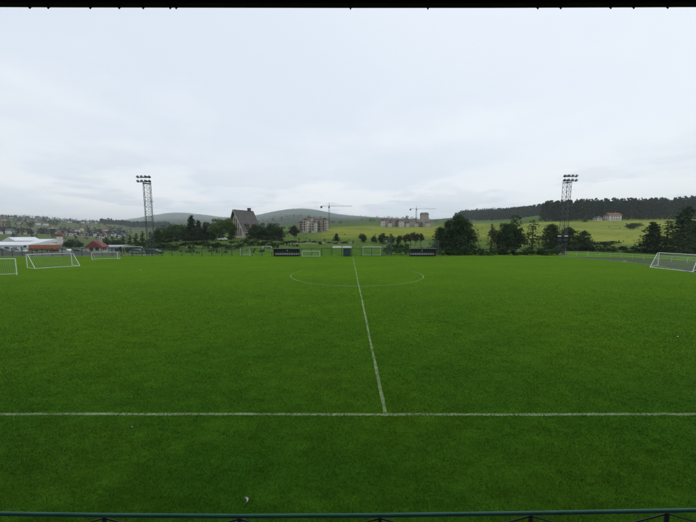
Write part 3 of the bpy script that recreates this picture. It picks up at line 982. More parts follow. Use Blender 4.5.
for x in (1.2, 6.8): MB().tube((x, -HWd - 3.3, -.8), (x, -HWd - 3.3, 2.31), .07).build('awning_post', M['white_paint'], lod)

win_me = MB().box(-.55, .55, -.05, 0.0, 0, 1.3).mesh('window', M['glass'])
sill_me = MB().box(-.65, .65, -.14, -.002, -.12, -.003).mesh('sill', M['pale_plaster'])
bal_me = MB().box(-1.3, 1.3, -1.1, -.002, -.15, .0).box(-1.3, 1.3, -1.1, -1.04, .002, .95).box(-1.3, -1.24, -1.038, -.002, .002, .95).box(1.24, 1.3, -1.038, -.002, .002, .95).mesh('balcony', M['brown_clad'])


def block(name, px, Y, py_base, w, dep, storeys, wm, rm, label, cat='building', group=None, roof='gable', rz=0.0, sh=3.0, winstep=2.6, bal=True, rise=None):
    """a house or block: wall, roof, rows of windows on the front and right side"""
    x = colx(px, Y, 228); z = ez(x, Y) if py_base is None else rowz(py_base, Y)
    t = empty(name, (x, Y, z), rz); tag(t, label, cat, group)
    h = storeys * sh; hw, hd = w / 2, dep / 2
    MB().box(-hw, hw, -hd, hd, -4.0, h).build('wall', wm, t)
    rs = rise or w * .28
    o_ = .5
    if roof == 'gable':                                # ridge along depth, gable to the viewer
        m_ = MB().prism([(-hw - o_, h - .1), (hw + o_, h - .1), (hw + o_, h + .15), (0, h + rs), (-hw - o_, h + .15)], -hd - o_, hd + o_)
    elif roof == 'side':                               # ridge along the front
        i = MB(); a = [(-hd - o_, h - .1), (hd + o_, h - .1), (hd + o_, h + .15), (0, h + rs), (-hd - o_, h + .15)]
        i.v = [(-hw - o_, y, zz) for y, zz in a] + [(hw + o_, y, zz) for y, zz in a]
        i.f = [(4, 3, 2, 1, 0), (5, 6, 7, 8, 9)] + [(k, (k + 1) % 5, 5 + (k + 1) % 5, 5 + k) for k in range(5)]
        m_ = i
    else:
        m_ = MB().box(-hw - .3, hw + .3, -hd - .3, hd + .3, h + .002, h + .5)
    ro = m_.build('roof', rm, t)
    if roof != 'flat':
        MB().box(hw * .35, hw * .35 + .8, -.4, .4, h + .3, h + rs + .6).build('chimney', M['grey_plaster'], ro)
    nw = max(1, int((w - .8) / winstep))
    for s in range(storeys):
        for k in range(nw):
            xx = (k - (nw - 1) / 2) * winstep
            wo_ = inst('window', win_me, t, (xx, -hd - .002, s * sh + .9))
            if bal and s > 0 and k % 2 == 0:
                inst('balcony', bal_me, t, (xx, -hd, s * sh + .1))
            else:
                inst('sill', sill_me, wo_, (0, 0, 0))
        nd = max(1, int((dep - .8) / winstep))
        for sd in (-1, 1):
            for k in range(nd):
                yy = (k - (nd - 1) / 2) * winstep
                inst('window', win_me, t, (sd * (hw + .002), yy, s * sh + .9), sd * R(90))
    return t


G_APT = 'apartment blocks of one complex below the bare hill'
G_RIDGE = 'houses in a row along the crest of the yellow meadow'
AY = 345.0
s_ = AY / F
block('apartment_block', 301.8, AY + 14, 232.5, 6.2 * s_, 10, 4, M['grey_plaster'], M['brown_roof'], 'lowest grey apartment block at the left end of the complex below the bare hill', 'building', G_APT, 'gable', R(8))
block('apartment_block', 306.6, AY + 4, 232.6, 5.4 * s_, 10, 5, M['plaster'], M['brown_roof'], 'beige apartment block with a brown gable, five storeys, second along its complex', 'building', G_APT, 'gable', R(-6))
block('apartment_block', 310.2, AY + 18, 232.4, 5.0 * s_, 10, 6, M['pale_plaster'], M['brown_roof'], 'tallest pale apartment block with brown roof in the middle of its complex', 'building', G_APT, 'gable', R(4), rise=1.2)
block('apartment_block', 314.8, AY, 232.4, 5.2 * s_, 10, 4, M['pale_plaster'], M['brown_roof'], 'pale four storey apartment block standing forward of its taller neighbours', 'building', G_APT, 'gable', R(-4))
block('apartment_block', 319.0, AY + 10, 232.2, 4.8 * s_, 11, 5, M['grey_plaster'], M['brown_roof'], 'grey five storey apartment block with the ridge facing the pitch', 'building', G_APT, 'side', R(5), rise=2.2)
block('apartment_block', 325.2, AY + 6, 232.0, 5.6 * s_, 12, 5, M['grey_plaster'], M['brown_roof'], 'grey apartment block under the tower crane at the end of its complex', 'building', G_APT, 'gable', R(-3), rise=2.0)
RYd = 520.0
s_ = RYd / F
for px, wpx, st_, wm_, rm_, rf_, dy, lab in (
        (382.6, 3.6, 3, 'pale_plaster', 'brown_roof', 'gable', 0, 'pale gabled house at the lone left end of the crest row'),
        (386.6, 3.4, 3, 'grey_plaster', 'brown_roof', 'side', 14, 'grey house with a long brown roof, second along the crest row'),
        (389.6, 2.6, 2, 'pale_plaster', 'brown_roof', 'gable', -6, 'small white house standing a little down from the crest row'),
        (393.4, 4.4, 3, 'grey_plaster', 'slate', 'side', 10, 'grey house with a dark slate roof in the crest row'),
        (397.4, 3.2, 3, 'brown_clad', 'brown_roof', 'gable', 4, 'brown clad gabled house in the middle of the crest row'),
        (401.0, 4.2, 3, 'pale_plaster', 'brown_roof', 'side', -4, 'wide pale house with a brown roof in the crest row'),
        (407.2, 3.0, 2, 'pale_plaster', 'slate', 'gable', 0, 'small pale house with a dark gable in the crest row'),
        (411.8, 5.4, 3, 'grey_plaster', 'slate', 'side', 14, 'long grey house at the foot of the thin dark crane'),
        (431.2, 4.0, 2, 'grey_plaster', 'slate', 'side', 12, 'low grey house at the pine end of the crest row')):
    block('house', px, RYd + dy, None, wpx * s_ * 1.12, 9, st_, M[wm_], M[rm_], lab, 'house', G_RIDGE, rf_, R((px * 7) % 13 - 6), bal=False, rise=4.0, sh=3.3)
block('apartment_tower', 424.0, 560, None, 6.6 * 560 / F, 12, 7, M['grey_plaster'], M['slate'], 'tall grey apartment tower standing above the crest row of houses', 'building', None, 'side', R(8), bal=False, rise=4.0)
for px, wpx, st_, wm_, rm_, rf_, dy, lab in (
        (404.4, 3.0, 2, 'plaster', 'brown_roof', 'gable', 6, 'beige gabled house squeezed in beside the wide pale house'),
        (416.8, 3.4, 2, 'pale_plaster', 'brown_roof', 'gable', -4, 'pale gabled house between crane foot and apartment tower'),
        (420.6, 3.0, 2, 'brown_clad', 'slate', 'gable', -10, 'dark brown house standing before the apartment tower'),
        (427.6, 3.6, 2, 'plaster', 'brown_roof', 'side', -6, 'beige house with a brown roof just right of the apartment tower')):
    block('house', px, RYd + dy, None, wpx * s_, 9, st_, M[wm_], M[rm_], lab, 'house', G_RIDGE, rf_, R((px * 7) % 13 - 6), bal=False, rise=3.4, sh=3.3)
FYd = 338.0
block('house', 611.5, FYd, None, 11.0 * FYd / F, 9, 2, M['pale_plaster'], M['red_roof'], 'wide white house with a red roof at the forest edge', 'house', None, 'side', R(-4), bal=False, rise=3.0)
block('house', 596.8, FYd + 4, None, 5 * FYd / F, 6, 1, M['pale_plaster'], M['slate'], 'small pale outbuilding beside the white house at the forest edge', 'house', None, 'side', R(5), bal=False, rise=1.6)

# left hand yard: red roofed house, grey shed, white halls, silo
block('house', 95.6, 112, None, 4.6, 5.4, 1, M['pale_plaster'], M['red_roof'], 'small red roofed house with a steep gable beside the grey shed', 'house', None, 'gable', R(22), bal=False, rise=2.6, sh=2.2, winstep=1.8)


def hall(px0, px1, Y, zb, h, dep, rise, wm, rm, label, doors=3, ridge='side'):
    x0, x1 = colx(px0, Y, 247), colx(px1, Y, 247)
    t = empty('industrial_hall', ((x0 + x1) / 2, Y + dep / 2, zb)); tag(t, label, 'hall')
    hw, hd = (x1 - x0) / 2, dep / 2
    MB().box(-hw, hw, -hd, hd, -3, h).build('wall', wm, t)
    i = MB(); o_ = .4
    if ridge == 'side':
        a = [(-hd - o_, h + .003), (hd + o_, h + .003), (hd + o_, h + .25), (0, h + rise), (-hd - o_, h + .25)]
        i.v = [(-hw - o_, y, z) for y, z in a] + [(hw + o_, y, z) for y, z in a]
        i.f = [(4, 3, 2, 1, 0), (5, 6, 7, 8, 9)] + [(k, (k + 1) % 5, 5 + (k + 1) % 5, 5 + k) for k in range(5)]
    else:
        i.prism([(-hw - o_, h + .003), (hw + o_, h + .003), (hw + o_, h + .25), (0, h + rise), (-hw - o_, h + .25)], -hd - o_, hd + o_)
    i.build('roof', rm, t)
    for k in range(doors):
        x = -hw + (k + .5) * 2 * hw / doors
        MB().box(x - hw / doors * .55, x + hw / doors * .55, -hd - .06, -hd - .002, 0, h * .72).build('door', M['grey_metal'] if k % 2 else M['glass'], t)
    return t


yz = lambda px, Y: ez(colx(px, Y, 247), Y)
hall(-30, 27, 142, yz(10, 142), 2.6, 16, 1.7, M['white_metal'], M['white_metal'], 'long low white industrial hall in the yard behind the goals', 7)
hall(4, 16, 172, yz(10, 172), 4.2, 14, 2.4, M['white_metal'], M['white_metal'], 'white gabled hall rising behind the long low white hall', 2, 'front')
hall(20, 41, 178, yz(30, 178), 3.0, 18, 2.2, M['grey_metal'], M['white_metal'], 'pale roofed grey hall behind the orange truck', 4)
hall(101.5, 119.5, 122, yz(110, 122), 2.0, 9, .9, M['grey_metal'], M['grey_metal'], 'low grey metal shed between the red roofed house and the mast', 3)
SY = 165.0
sx_, sz_ = colx(59.8, SY, 240), yz(60, SY)
si = empty('silo', (sx_, SY, sz_)); tag(si, 'pale cement silo with a red top beside the orange truck', 'silo')
st_h = rowz(233.5, SY) - sz_
MB().tube((0, 0, 3.0), (0, 0, st_h - 1.8), 1.25, 1.25, 16).build('tank', M['pale_plaster'], si)
MB().tube((0, 0, 1.2), (0, 0, 2.997), .3, 1.25, 16).build('hopper', M['pale_plaster'], si)
MB().tube((0, 0, st_h - 1.797), (0, 0, st_h - .5), 1.32, 1.32, 16).tube((0, 0, st_h - .5), (0, 0, st_h), 1.3, .4, 16).build('cap', M['red_roof'], si)
for a in range(4):
    c_, s2 = math.cos(a * math.pi / 2 + .6) * 1.1, math.sin(a * math.pi / 2 + .6) * 1.1
    MB().tube((c_, s2, -2), (c_, s2, 3.6), .12, None, 6).build('leg', M['steel'], si)


# ------------------------------------------------------------------ vehicles
wheel_me = MB().tube((0, -.11, 0), (0, .11, 0), .33, None, 16).mesh('tyre', M['rubber'])
rim_me = MB().tube((0, -.118, 0), (0, .118, 0), .2, None, 12).mesh('rim', M['grey_metal'])


def car(px, Y, rz, paint, label, s=1.0, van=False):
    x = colx(px, Y, 246); t = empty('parked_car', (x, Y, ez(x, Y) + .02), rz, (s, s, s))
    tag(t, label, 'car', 'cars parked behind the pitch')
    if van: out = [(-2.2, .35), (2.1, .35), (2.2, .6), (2.15, 1.0), (1.35, 1.25), (.75, 1.95), (-2.1, 2.0), (-2.25, 1.1)]
    else: out = [(-2.05, .35), (2.0, .35), (2.1, .55), (2.0, .82), (1.15, .98), (.45, 1.42), (-1.0, 1.46), (-1.75, 1.02), (-2.1, .95), (-2.15, .6)]
    MB().prism(out, -.85, .85).build('body', M[paint], t)
    if van: win = [(1.2, 1.3), (.72, 1.85), (.1, 1.88), (.1, 1.25)]
    else: win = [(1.0, 1.0), (.42, 1.36), (-.95, 1.39), (-1.55, 1.03)]
    for sd in (-1, 1):
        y0, y1 = sorted((sd * .852, sd * .862))
        MB().prism(win, y0, y1).build('window', M['glass'], t)
    ws = [(1.02, 1.01), (1.12, .995)] if not van else None
    a, b = ((1.17, .985), (.47, 1.425)) if not van else ((1.37, 1.26), (.78, 1.94))
    MB().poly([(a[0] + .012, -.72, a[1] + .015), (a[0] + .012, .72, a[1] + .015), (b[0] + .012, .66, b[1] - .02), (b[0] + .012, -.66, b[1] - .02)]).build('windscreen', M['glass'], t)
    for xw in (-1.3, 1.3):
        for sd in (-1, 1):
            w_ = inst('wheel', wheel_me, t, (xw, sd * .78, .33)); inst('rim', rim_me, w_)
    for sd in (-1, 1):
        MB().box(2.06, 2.16, sd * .6 - .16, sd * .6 + .16, .58, .74).build('headlight', M['lamp_glass'], t)
    return t


car(138.5, 82, R(4), 'car_grey', 'grey parked car behind the mesh fence left of the dark blue car')
car(145, 83, R(178), 'car_blue', 'dark blue parked car behind the mesh fence at the mast foot')
car(154, 82.5, R(-3), 'car_blue', 'dark blue parked car at the end of the row by the shrubs')
for pa, pb, lab in ((332.5, 341.6, 'low white board on the bank nearer the lone dark conifer'), (342.4, 351.5, 'low white board on the bank above the dark cabinet')):
    Yb_ = 93.0; xa, xb = colx(pa, Yb_, 247), colx(pb, Yb_, 247); zb_ = ez((xa + xb) / 2, Yb_)
    t = empty('advertising_board', ((xa + xb) / 2, Yb_, zb_)); tag(t, lab, 'board', 'white boards on the bank')
    hw = (xb - xa) / 2
    MB().box(-hw, hw, 0, .06, .12, .78).build('panel', M['white_paint'], t)
    for k in (-.8, 0, .8): MB().tube((k * hw, .1, -.2), (k * hw, .1, .9), .04, None, 6).build('post', M['steel'], t)
car(189.5, 148, R(3), 'car_white', 'white parked car below the dark conifer row')
car(223, 140, R(176), 'car_white', 'white parked car below the pale green broad tree')

for px, Yc, a, pt, lab in ((4, 96, 8, 'car_grey', 'grey parked car in the yard below the white hall end'), (66, 94, 172, 'car_white', 'white parked car in the yard below the silo'),
                           (78, 95, 5, 'car_blue', 'dark blue parked car in the yard before the red roofed house'), (20, 98, -6, 'car_white', 'white parked car in the yard before the orange truck')):
    car(px, Yc, R(a), pt, lab)

# orange truck
TY = 118.0
tx = colx(41, TY, 250); tz = yz(41, TY)
tk = empty('truck', (tx, TY, tz + .02), R(180)); tag(tk, 'long orange trailer truck with a pale cab parked in the yard', 'truck')
MB().box(-6.6, 3.6, -1.2, 1.2, 1.0, 2.9).build('trailer_body', M['orange'], tk)
MB().box(-6.5, 6.1, -.9, .9, .6, .997).build('chassis', M['dark_steel'], tk)
cb = MB().prism([(3.9, .9), (6.2, .9), (6.25, 1.7), (5.8, 2.9), (3.9, 3.0)], -1.2, 1.2).build('cab', M['white_metal'], tk)
for sd in (-1, 1):
    y0, y1 = sorted((sd * 1.202, sd * 1.215)); MB().prism([(4.5, 1.8), (6.0, 1.8), (5.72, 2.6), (4.5, 2.65)], y0, y1).build('window', M['glass'], cb)
MB().poly([(6.27, -1.05, 1.75), (6.27, 1.05, 1.75), (5.87, 1.0, 2.75), (5.87, -1.0, 2.75)]).build('windscreen', M['glass'], cb)
for k in range(7):
    MB().box(-6.3 + k * 1.55, -6.15 + k * 1.55, 1.202, 1.26, 1.0, 2.9).build('side_rib', M['orange'], tk)
for xw in (-5.8, -4.5, -3.2, 3.0, 5.2):
    for sd in (-1, 1):
        w_ = inst('wheel', wheel_me, tk, (xw, sd * .98, .48), 0, (1.45, 1.45, 1.45)); inst('rim', rim_me, w_)


# ------------------------------------------------------------------ tower cranes
def crane(px, Y, py_top, jl, jr, label, flip=1):
    x = colx(px, Y, 212); z = ez(x, Y); h = rowz(py_top, Y) - z
    t = empty('tower_crane', (x, Y, z)); tag(t, label, 'crane', 'tower cranes over the building sites')
    k = Y / F; L, Rr = (px - jl) * k, (jr - px) * k
    ms = MB(); n = int(h / 2.5)
    for sx in (-.8, .8):
        for sy in (-.8, .8): ms.tube((sx, sy, -2), (sx, sy, h), .16, None, 4)
    for i in range(n):
        za, zb_ = h * i / n, h * (i + 1) / n
        for y in (-.8, .8): ms.tube((-.8, y, za), (.8, y, zb_), .09, None, 3)
        for xx in (-.8, .8): ms.tube((xx, -.8, zb_), (xx, .8, za), .09, None, 3)
    ms.build('mast', M['dark_steel'], t)
    jb = MB()
    x0, x1 = -L, Rr
    for (y, zz) in ((-.6, 0), (.6, 0), (0, 1.2)): jb.tube((x0, y, h - 1.5 + zz), (x1, y, h - 1.5 + zz), .11, None, 4)
    m = int((x1 - x0) / 2.4)
    for i in range(m):
        xa, xb = x0 + (x1 - x0) * i / m, x0 + (x1 - x0) * (i + 1) / m
        jb.tube((xa, -.6, h - 1.5), ((xa + xb) / 2, 0, h - .3), .06, None, 3); jb.tube(((xa + xb) / 2, 0, h - .3), (xb, .6, h - 1.5), .06, None, 3)
    jb.build('jib', M['steel'], t)
    MB().tube((0, 0, h), (0, 0, h + 4.5), .5, .15, 4).build('apex', M['dark_steel'], t)
    MB().box(-1.2, .9, -1.8, -.9, h - 4, h - 1.8).build('cabin', M['dark_steel'], t)
    cx = x0 if L < Rr else x1
    MB().box(cx - 1.4, cx + 1.4, -.9, .9, h - 4.0, h - 1.0).build('counterweight', M['dark_steel'], t)
    ps = MB()
    for e_ in (x0 * .85, x1 * .7): ps.tube((0, 0, h + 4.4), (e_, 0, h - .3), .07, None, 3)
    ps.build('pendant', M['dark_steel'], t)


crane(329.2, 450, 205.5, 321.5, 352, 'tower crane with a long jib above the apartment complex')
crane(416.3, 575, 208.3, 410.5, 436, 'thin tower crane standing behind the crest row of houses')


ORD = ('first', 'second', 'third', 'fourth', 'fifth', 'sixth')


# ------------------------------------------------------------------ trees
def leaf_quads(Cn, size, tint, seed, flat=0.0):
    """one small four-cornered leaf spray at each centre, randomly turned"""
    g = np.random.default_rng(seed); n = len(Cn)
    a = g.normal(size=(n, 3)); a[:, 2] *= (1 - flat); a /= np.linalg.norm(a, axis=1)[:, None]
    b = g.normal(size=(n, 3)); b[:, 2] *= (1 - flat)
    b -= a * (a * b).sum(1)[:, None]; b /= np.linalg.norm(b, axis=1)[:, None]
    s = (size * (0.6 + 0.8 * g.random(n)))[:, None] if np.isscalar(size) else (size * (0.6 + 0.8 * g.random(n)))[:, None]
    V = np.stack([Cn - a * s, Cn - b * s * .55, Cn + a * s, Cn + b * s * .55], 1).reshape(-1, 3)
    return V, np.arange(4 * n).reshape(-1, 4), np.repeat(tint, 4, 0)


def jitter_tint(base, n, g, amt=0.35):
    return np.array(base)[None, :] * (1 - amt / 2 + amt * g.random((n, 1))) * (1 + (g.random((n, 3)) - .5) * .18)


def proto_broad(seed, base, nclump=46, per=80, leaf=.30, wid=4.0, low=.05):
    g = np.random.default_rng(seed); rr_ = random.Random(seed)
    cs = []
    for _ in range(nclump):
        u = g.normal(size=3); u /= np.linalg.norm(u); u *= (.35 + .65 * g.random())
        zc_ = low * 10 + (10 - low * 10) * (.5 + .46 * u[2])
        prof = math.sqrt(max(.08, 1 - ((zc_ / 10 - .52) / .52) ** 2))
        cs.append((u[0] * wid * (.45 + .55 * prof), u[1] * wid * (.45 + .55 * prof), zc_))
    cs = np.array(cs)
    tb = MB(); tb.tube((0, 0, -.4), (0, 0, 3.2), .28, .2, 8); tb.tube((0, 0, 3.2), (.1, .1, 7.5), .2, .06, 6)
    for c in cs[:14]: tb.tube((0, 0, min(5, max(1.5, c[2] * .55))), tuple(c), .09, .03, 5, False)
    Cn, T = [], []
    for c in cs:
        d = g.normal(size=(per, 3)); d /= np.linalg.norm(d, axis=1)[:, None]
        rad_ = (.8 + .7 * g.random()) * np.cbrt(g.random(per))[:, None]
        Cn.append(c + d * rad_ * np.array([1.25, 1.25, .85]))
        T.append(jitter_tint(base, per, g, .5) * (.65 + .75 * g.random()))
    V, Fq, T = leaf_quads(np.concatenate(Cn), leaf, np.concatenate(T), seed)
    V[:, 2] = np.maximum(V[:, 2], .15)
    return tb.mesh('trunk', M['bark']), np_mesh('crown', V, Fq, M['leaf'], T)


def proto_spruce(seed, base, levels=26, nb=11, wid=3.0, droop=.35, gap=0.0, leaf=.32, low=.02, power=.7, tip=None):
    g = np.random.default_rng(seed)
    tb = MB(); tb.tube((0, 0, -.4), (0, 0, 9.9), .22, .02, 7)
    Cn, T, S = [], [], []
    for k in range(levels):
        f = (k + .5 * g.random()) / levels
        z = 10 * (low + (1 - low) * f)
        Lb = wid * (1 - f) ** power + .12
        for j in range(nb):
            if g.random() < gap: continue
            a = g.random() * 2 * math.pi
            L_ = Lb * (.65 + .5 * g.random())
            m_ = max(2, int(L_ * 5.5))
            tb.tube((0, 0, z), (math.cos(a) * L_ * .9, math.sin(a) * L_ * .9, z - droop * L_ * .8), .035, .01, 3, False) if (j % 3 == 0 and L_ > .8) else None
            for i in range(m_):
                q = (i + .6 + g.random() * .5) / m_
                sp_ = .16 + .22 * q * L_ * .5
                Cn.append((math.cos(a) * q * L_ + g.normal() * sp_, math.sin(a) * q * L_ + g.normal() * sp_,
                           z - droop * q * q * L_ + g.normal() * .13))
                c = np.array(base) * (.75 + .5 * g.random())
                if tip is not None and q > .6 and g.random() < .5: c = np.array(tip) * (.7 + .6 * g.random())
                T.append(c)
    Cn = np.array(Cn); Cn[:, 2] = np.maximum(Cn[:, 2], .2)
    V, Fq, T = leaf_quads(Cn, leaf, np.array(T), seed, .35)
    return tb.mesh('trunk', M['bark']), np_mesh('crown', V, Fq, M['needle'], T)


def proto_pine(seed, base, wid=4.6, nl=34, per=95, leaf=.27, low=.07):
    """open pine: irregular layered clumps on crooked limbs"""
    g = np.random.default_rng(seed)
    tb = MB(); pts = [(0, 0, -.4)]
    for k in range(1, 7): pts.append((g.normal() * .12 * k * .6, g.normal() * .12 * k * .6, 9.6 * k / 6))
    for k in range(6): tb.tube(pts[k], pts[k + 1], .26 * (1 - k / 6.6), .26 * (1 - (k + 1) / 6.6), 7)
    Cn, T = [], []
    for i in range(nl):
        f = low + (1 - low) * (i + g.random() * .8) / nl
        a = i * 2.4 + g.normal() * .5
        L_ = wid * (math.sin(math.pi * min(1, (f * .8 + .22))) ** .7) * (.55 + .5 * g.random())
        z0_ = f * 9.2; z1_ = z0_ + L_ * .12 * g.random()
        e = np.array([math.cos(a) * L_, math.sin(a) * L_, z1_])
        tb.tube((0, 0, z0_ - .3), tuple(e * [.95, .95, 1]), .09, .025, 5, False)
        for q in (1.0, .62, .3):
            c = np.array([e[0] * q, e[1] * q, z0_ + (z1_ - z0_) * q + .15 * g.random()])
            m_ = int(per * (.4 + .6 * q) * .6)
            d = g.normal(size=(m_, 3)) * np.array([.62, .62, .34]) * (.8 + .5 * g.random())
            Cn.append(c + d); T.append(jitter_tint(base, m_, g, .6) * (.6 + .9 * g.random()))
    Cn = np.concatenate(Cn); Cn[:, 2] = np.clip(Cn[:, 2], .2, None)
    V, Fq, T = leaf_quads(Cn, leaf, np.concatenate(T), seed, .2)
    return tb.mesh('trunk', M['bark']), np_mesh('crown', V, Fq, M['needle'], T)


DK = (0.044, 0.074, 0.030); DK2 = (0.054, 0.088, 0.033); MIDG = (0.062, 0.108, 0.030); LIM = (0.085, 0.132, 0.034)
PROTO = {
    'spruce': [proto_spruce(s, DK, wid=2.9) for s in (11, 12, 13)],
    'loose': [proto_spruce(s, DK2, levels=17, nb=7, wid=3.6, gap=.25, leaf=.25, droop=.22, tip=(0.085, 0.085, 0.042)) for s in (21, 22)],
    'pine': [proto_pine(s, DK) for s in (31, 32, 33)],
    'broad': [proto_broad(s, MIDG) for s in (41, 42, 43)],
    'darkbroad': [proto_broad(s, DK2, low=.03) for s in (51, 52)],
    'lime': [proto_broad(s, LIM, low=.03, wid=4.6) for s in (61,)],
    'copper': [proto_broad(71, (0.045, 0.030, 0.022))],
    'rusty': [proto_broad(72, (0.070, 0.055, 0.028), nclump=22, low=.1), proto_broad(73, (0.06, 0.062, 0.03), nclump=22, low=.1)],
    'small': [proto_spruce(s, DK2, levels=12, nb=6, wid=3.2, leaf=.42) for s in (81, 82)],
    'shrub': [proto_broad(s, (0.066, 0.118, 0.032), nclump=20, per=55, leaf=.5, wid=4.6, low=.02) for s in (91, 92)],
    'shrubdark': [proto_broad(s, (0.028, 0.050, 0.020), nclump=20, per=55, leaf=.5, wid=4.6, low=.02) for s in (93, 94)],
}
PW = {}
for kname, lst in PROTO.items():
    PW[kname] = []
    for tr_m, cr_m in lst:
        co = np.empty(len(cr_m.vertices) * 3, np.float32); cr_m.vertices.foreach_get('co', co); co = co.reshape(-1, 3)
        PW[kname].append((float(np.percentile(np.abs(co[:, 0]), 99)) * 2, float(co[:, 2].max())))
tcount = [0]


def tree(kind, px, Y, py_top, wpx, label, group, name=None, cat='tree', base=None):
    i = tcount[0] % len(PROTO[kind]); tcount[0] += 1
    g = random.Random(tcount[0] * 13 + 5)
    x = colx(px, Y, py_top + 10); z = ez(x, Y) if base is None else base
    h = max(.6, rowz(py_top, Y) - z); w = wpx * Y / F * (1.0 if cat == 'shrub' else 1.05 if kind in ('pine', 'loose') else 1.15)
    pw, ph = PW[kind][i]
    t = empty(name or ('conifer_tree' if kind in ('spruce', 'loose', 'small') else 'pine_tree' if kind == 'pine' else 'broadleaf_tree'),
              (x, Y, z - .05), g.random() * 6.28, (w / pw, w / pw, h / ph))
    tag(t, label, cat, group)
    tr_m, cr_m = PROTO[kind][i]
    inst('stem' if cat == 'shrub' else 'trunk', tr_m, t); inst('foliage' if cat == 'shrub' else 'crown', cr_m, t)
    return t


GB = 'trees on the bank left of the lodge'
for k, (px, Y, top, w) in enumerate(((124, 135, 235.5, 7), (130.5, 130, 234.5, 9), (136.5, 138, 233, 8), (143, 132, 231, 9), (151, 130, 231.5, 10))):
    tree('small', px, Y, top, w, ORD[k] + ' small dark conifer along from the grey metal shed', 'small conifers behind the left mast')
tree('darkbroad', 158.5, 128, 226.5, 10, 'dark leafy tree at the right end of the row behind the left mast', GB)
for k, (px, Y, top, w) in enumerate(((168, 150, 224.5, 13), (175.5, 154, 223, 13), (182.5, 150, 223.5, 13))):
    tree('broad', px, Y, top, w, ORD[k] + ' mid green broad tree from the tall pointed conifer towards the mast' if k else 'mid green broad tree in the dense clump, the one farthest from the conifer', GB)
tree('spruce', 191.5, 148, 215.0, 14, 'tall pointed dark conifer on the bank left of the lodge', GB)
tree('spruce', 198.5, 156, 219.5, 11, 'shorter dark conifer leaning on the tallest pointed one', GB)
tree('spruce', 205.5, 152, 221.5, 11, 'dark conifer beside the pale green broad tree', GB)
tree('darkbroad', 211, 160, 223.5, 10, 'low dark tree tucked behind the pale green broad tree', GB)
tree('lime', 220.5, 146, 217.0, 22, 'big pale green broad tree in front of the lodge gable', GB)
tree('broad', 231.5, 150, 221, 9, 'slim green tree against the foot of the lodge gable', GB)
GR_ = 'dark trees to the right of the lodge'
for k, (px, Y, top, w) in enumerate(((254.5, 148, 223.5, 12), (262, 152, 222.5, 13), (270, 150, 222.3, 13), (278, 153, 222.8, 13))):
    tree('darkbroad', px, Y, top, w, ORD[k] + ' dark broad tree along from the lodge in the clump on its right', GR_)
tree('copper', 294.3, 205, 225, 8, 'dark copper coloured tree standing beside the apartment complex', None)
tree('spruce', 336.5, 150, 233, 7, 'lone dark conifer at the foot of the yellow meadow', None)
GM = 'trees along the foot of the yellow meadow'
for k, (px, Y, top, w) in enumerate(((363, 135, 233, 7), (374, 138, 234.5, 6), (383, 130, 232.5, 9), (391, 132, 233.5, 8), (399, 136, 234.5, 6))):
    tree('darkbroad', px, Y, top, w, ORD[k] + ' small dark tree along the meadow foot from the lone conifer', GM)
for k, (px, top) in enumerate(((420.5, 232.2), (415.5, 231.5), (410.5, 231.8), (405.5, 233))):
    tree('rusty', px, 128, top, 7, ORD[k] + ' rusty tree behind the right dugout, counted from the pines', 'rusty trees behind the right dugout')
GP = 'pines behind the far touchline'
tree('pine', 458, 82, 213.5, 31, 'biggest dark pine right beside the right dugout', GP)
tree('pine', 464, 86, 217.0, 27, 'dark pine crowding the biggest pine from behind', GP)
tree('pine', 440.5, 84, 225.5, 17, 'lower dark pine leaning out towards the right dugout', GP)
tree('pine', 449, 85, 219, 18, 'medium dark pine between the lower and the biggest pine', GP)
tree('rusty', 498, 88, 227, 10, 'rusty green tree filling the gap before the dense blunt tree', GP)
tree('loose', 491.5, 86, 226.5, 15, 'thin sparse conifer at the gap after the pine group', GP)
tree('darkbroad', 513, 88, 214.3, 21, 'dense dark rounded tree with a blunt top beside sparse trees', GP)
tree('pine', 506, 86, 222, 18, 'low dark pine at the foot of the dense blunt tree', GP)
tree('loose', 533, 87, 219.5, 22, 'sparse conifer with tan branch tips right of the dense one', GP)
tree('pine', 551, 91, 223, 20, 'broad pine behind the left side of the scoreboard', GP)
tree('pine', 568, 93, 225.5, 20, 'broad pine standing behind the scoreboard and right mast', GP)
tree('pine', 584, 95, 229.5, 15, 'small dark pine at the right end of the touchline trees', GP)
GT = 'tall conifers beyond the running track'
tree('spruce', 653, 84, 221.5, 22, 'shortest dark conifer of the tall group beyond the track', GT)
tree('loose', 668, 82, 217.5, 27, 'sparse conifer with tan branch tips beyond the track', GT)
tree('spruce', 686, 86, 205.5, 27, 'tallest dark conifer beyond the running track', GT)
tree('loose', 690, 78, 222, 24, 'low sparse conifer in front of the tallest one beyond the track', GT)
tree('spruce', 706, 84, 209, 28, 'dark conifer half out of view beyond the track', GT)
tree('darkbroad', 632.5, 235, 222.5, 11, 'lone dark round tree out on the meadow below the forest', None)
tree('small', 492, 200, 223.5, 6, 'little conifer out on the meadow between pines', None)
tree('small', 585, 330, 214.5, 5, 'little conifer at the forest edge near the outbuilding', None)
for k, (px, Y, top, w) in enumerate(((64, 190, 240.5, 7), (71, 170, 238.5, 9), (79, 175, 240, 8))):
    tree('darkbroad', px, Y, top, w, ORD[k] + ' dark round tree from the silo towards the red roofed house', 'trees in the yard by the silo')
for k, (px, Y, top, w) in enumerate(((107, 150, 237.5, 8), (114, 155, 237, 8), (119.5, 150, 238.5, 6))):
    tree('darkbroad', px, Y, top, w, ORD[k] + ' dark tree behind the low grey shed, counted from the red roofed house', 'trees behind the grey shed')

# shrubs on the bank and under the trees
rs = random.Random(3)


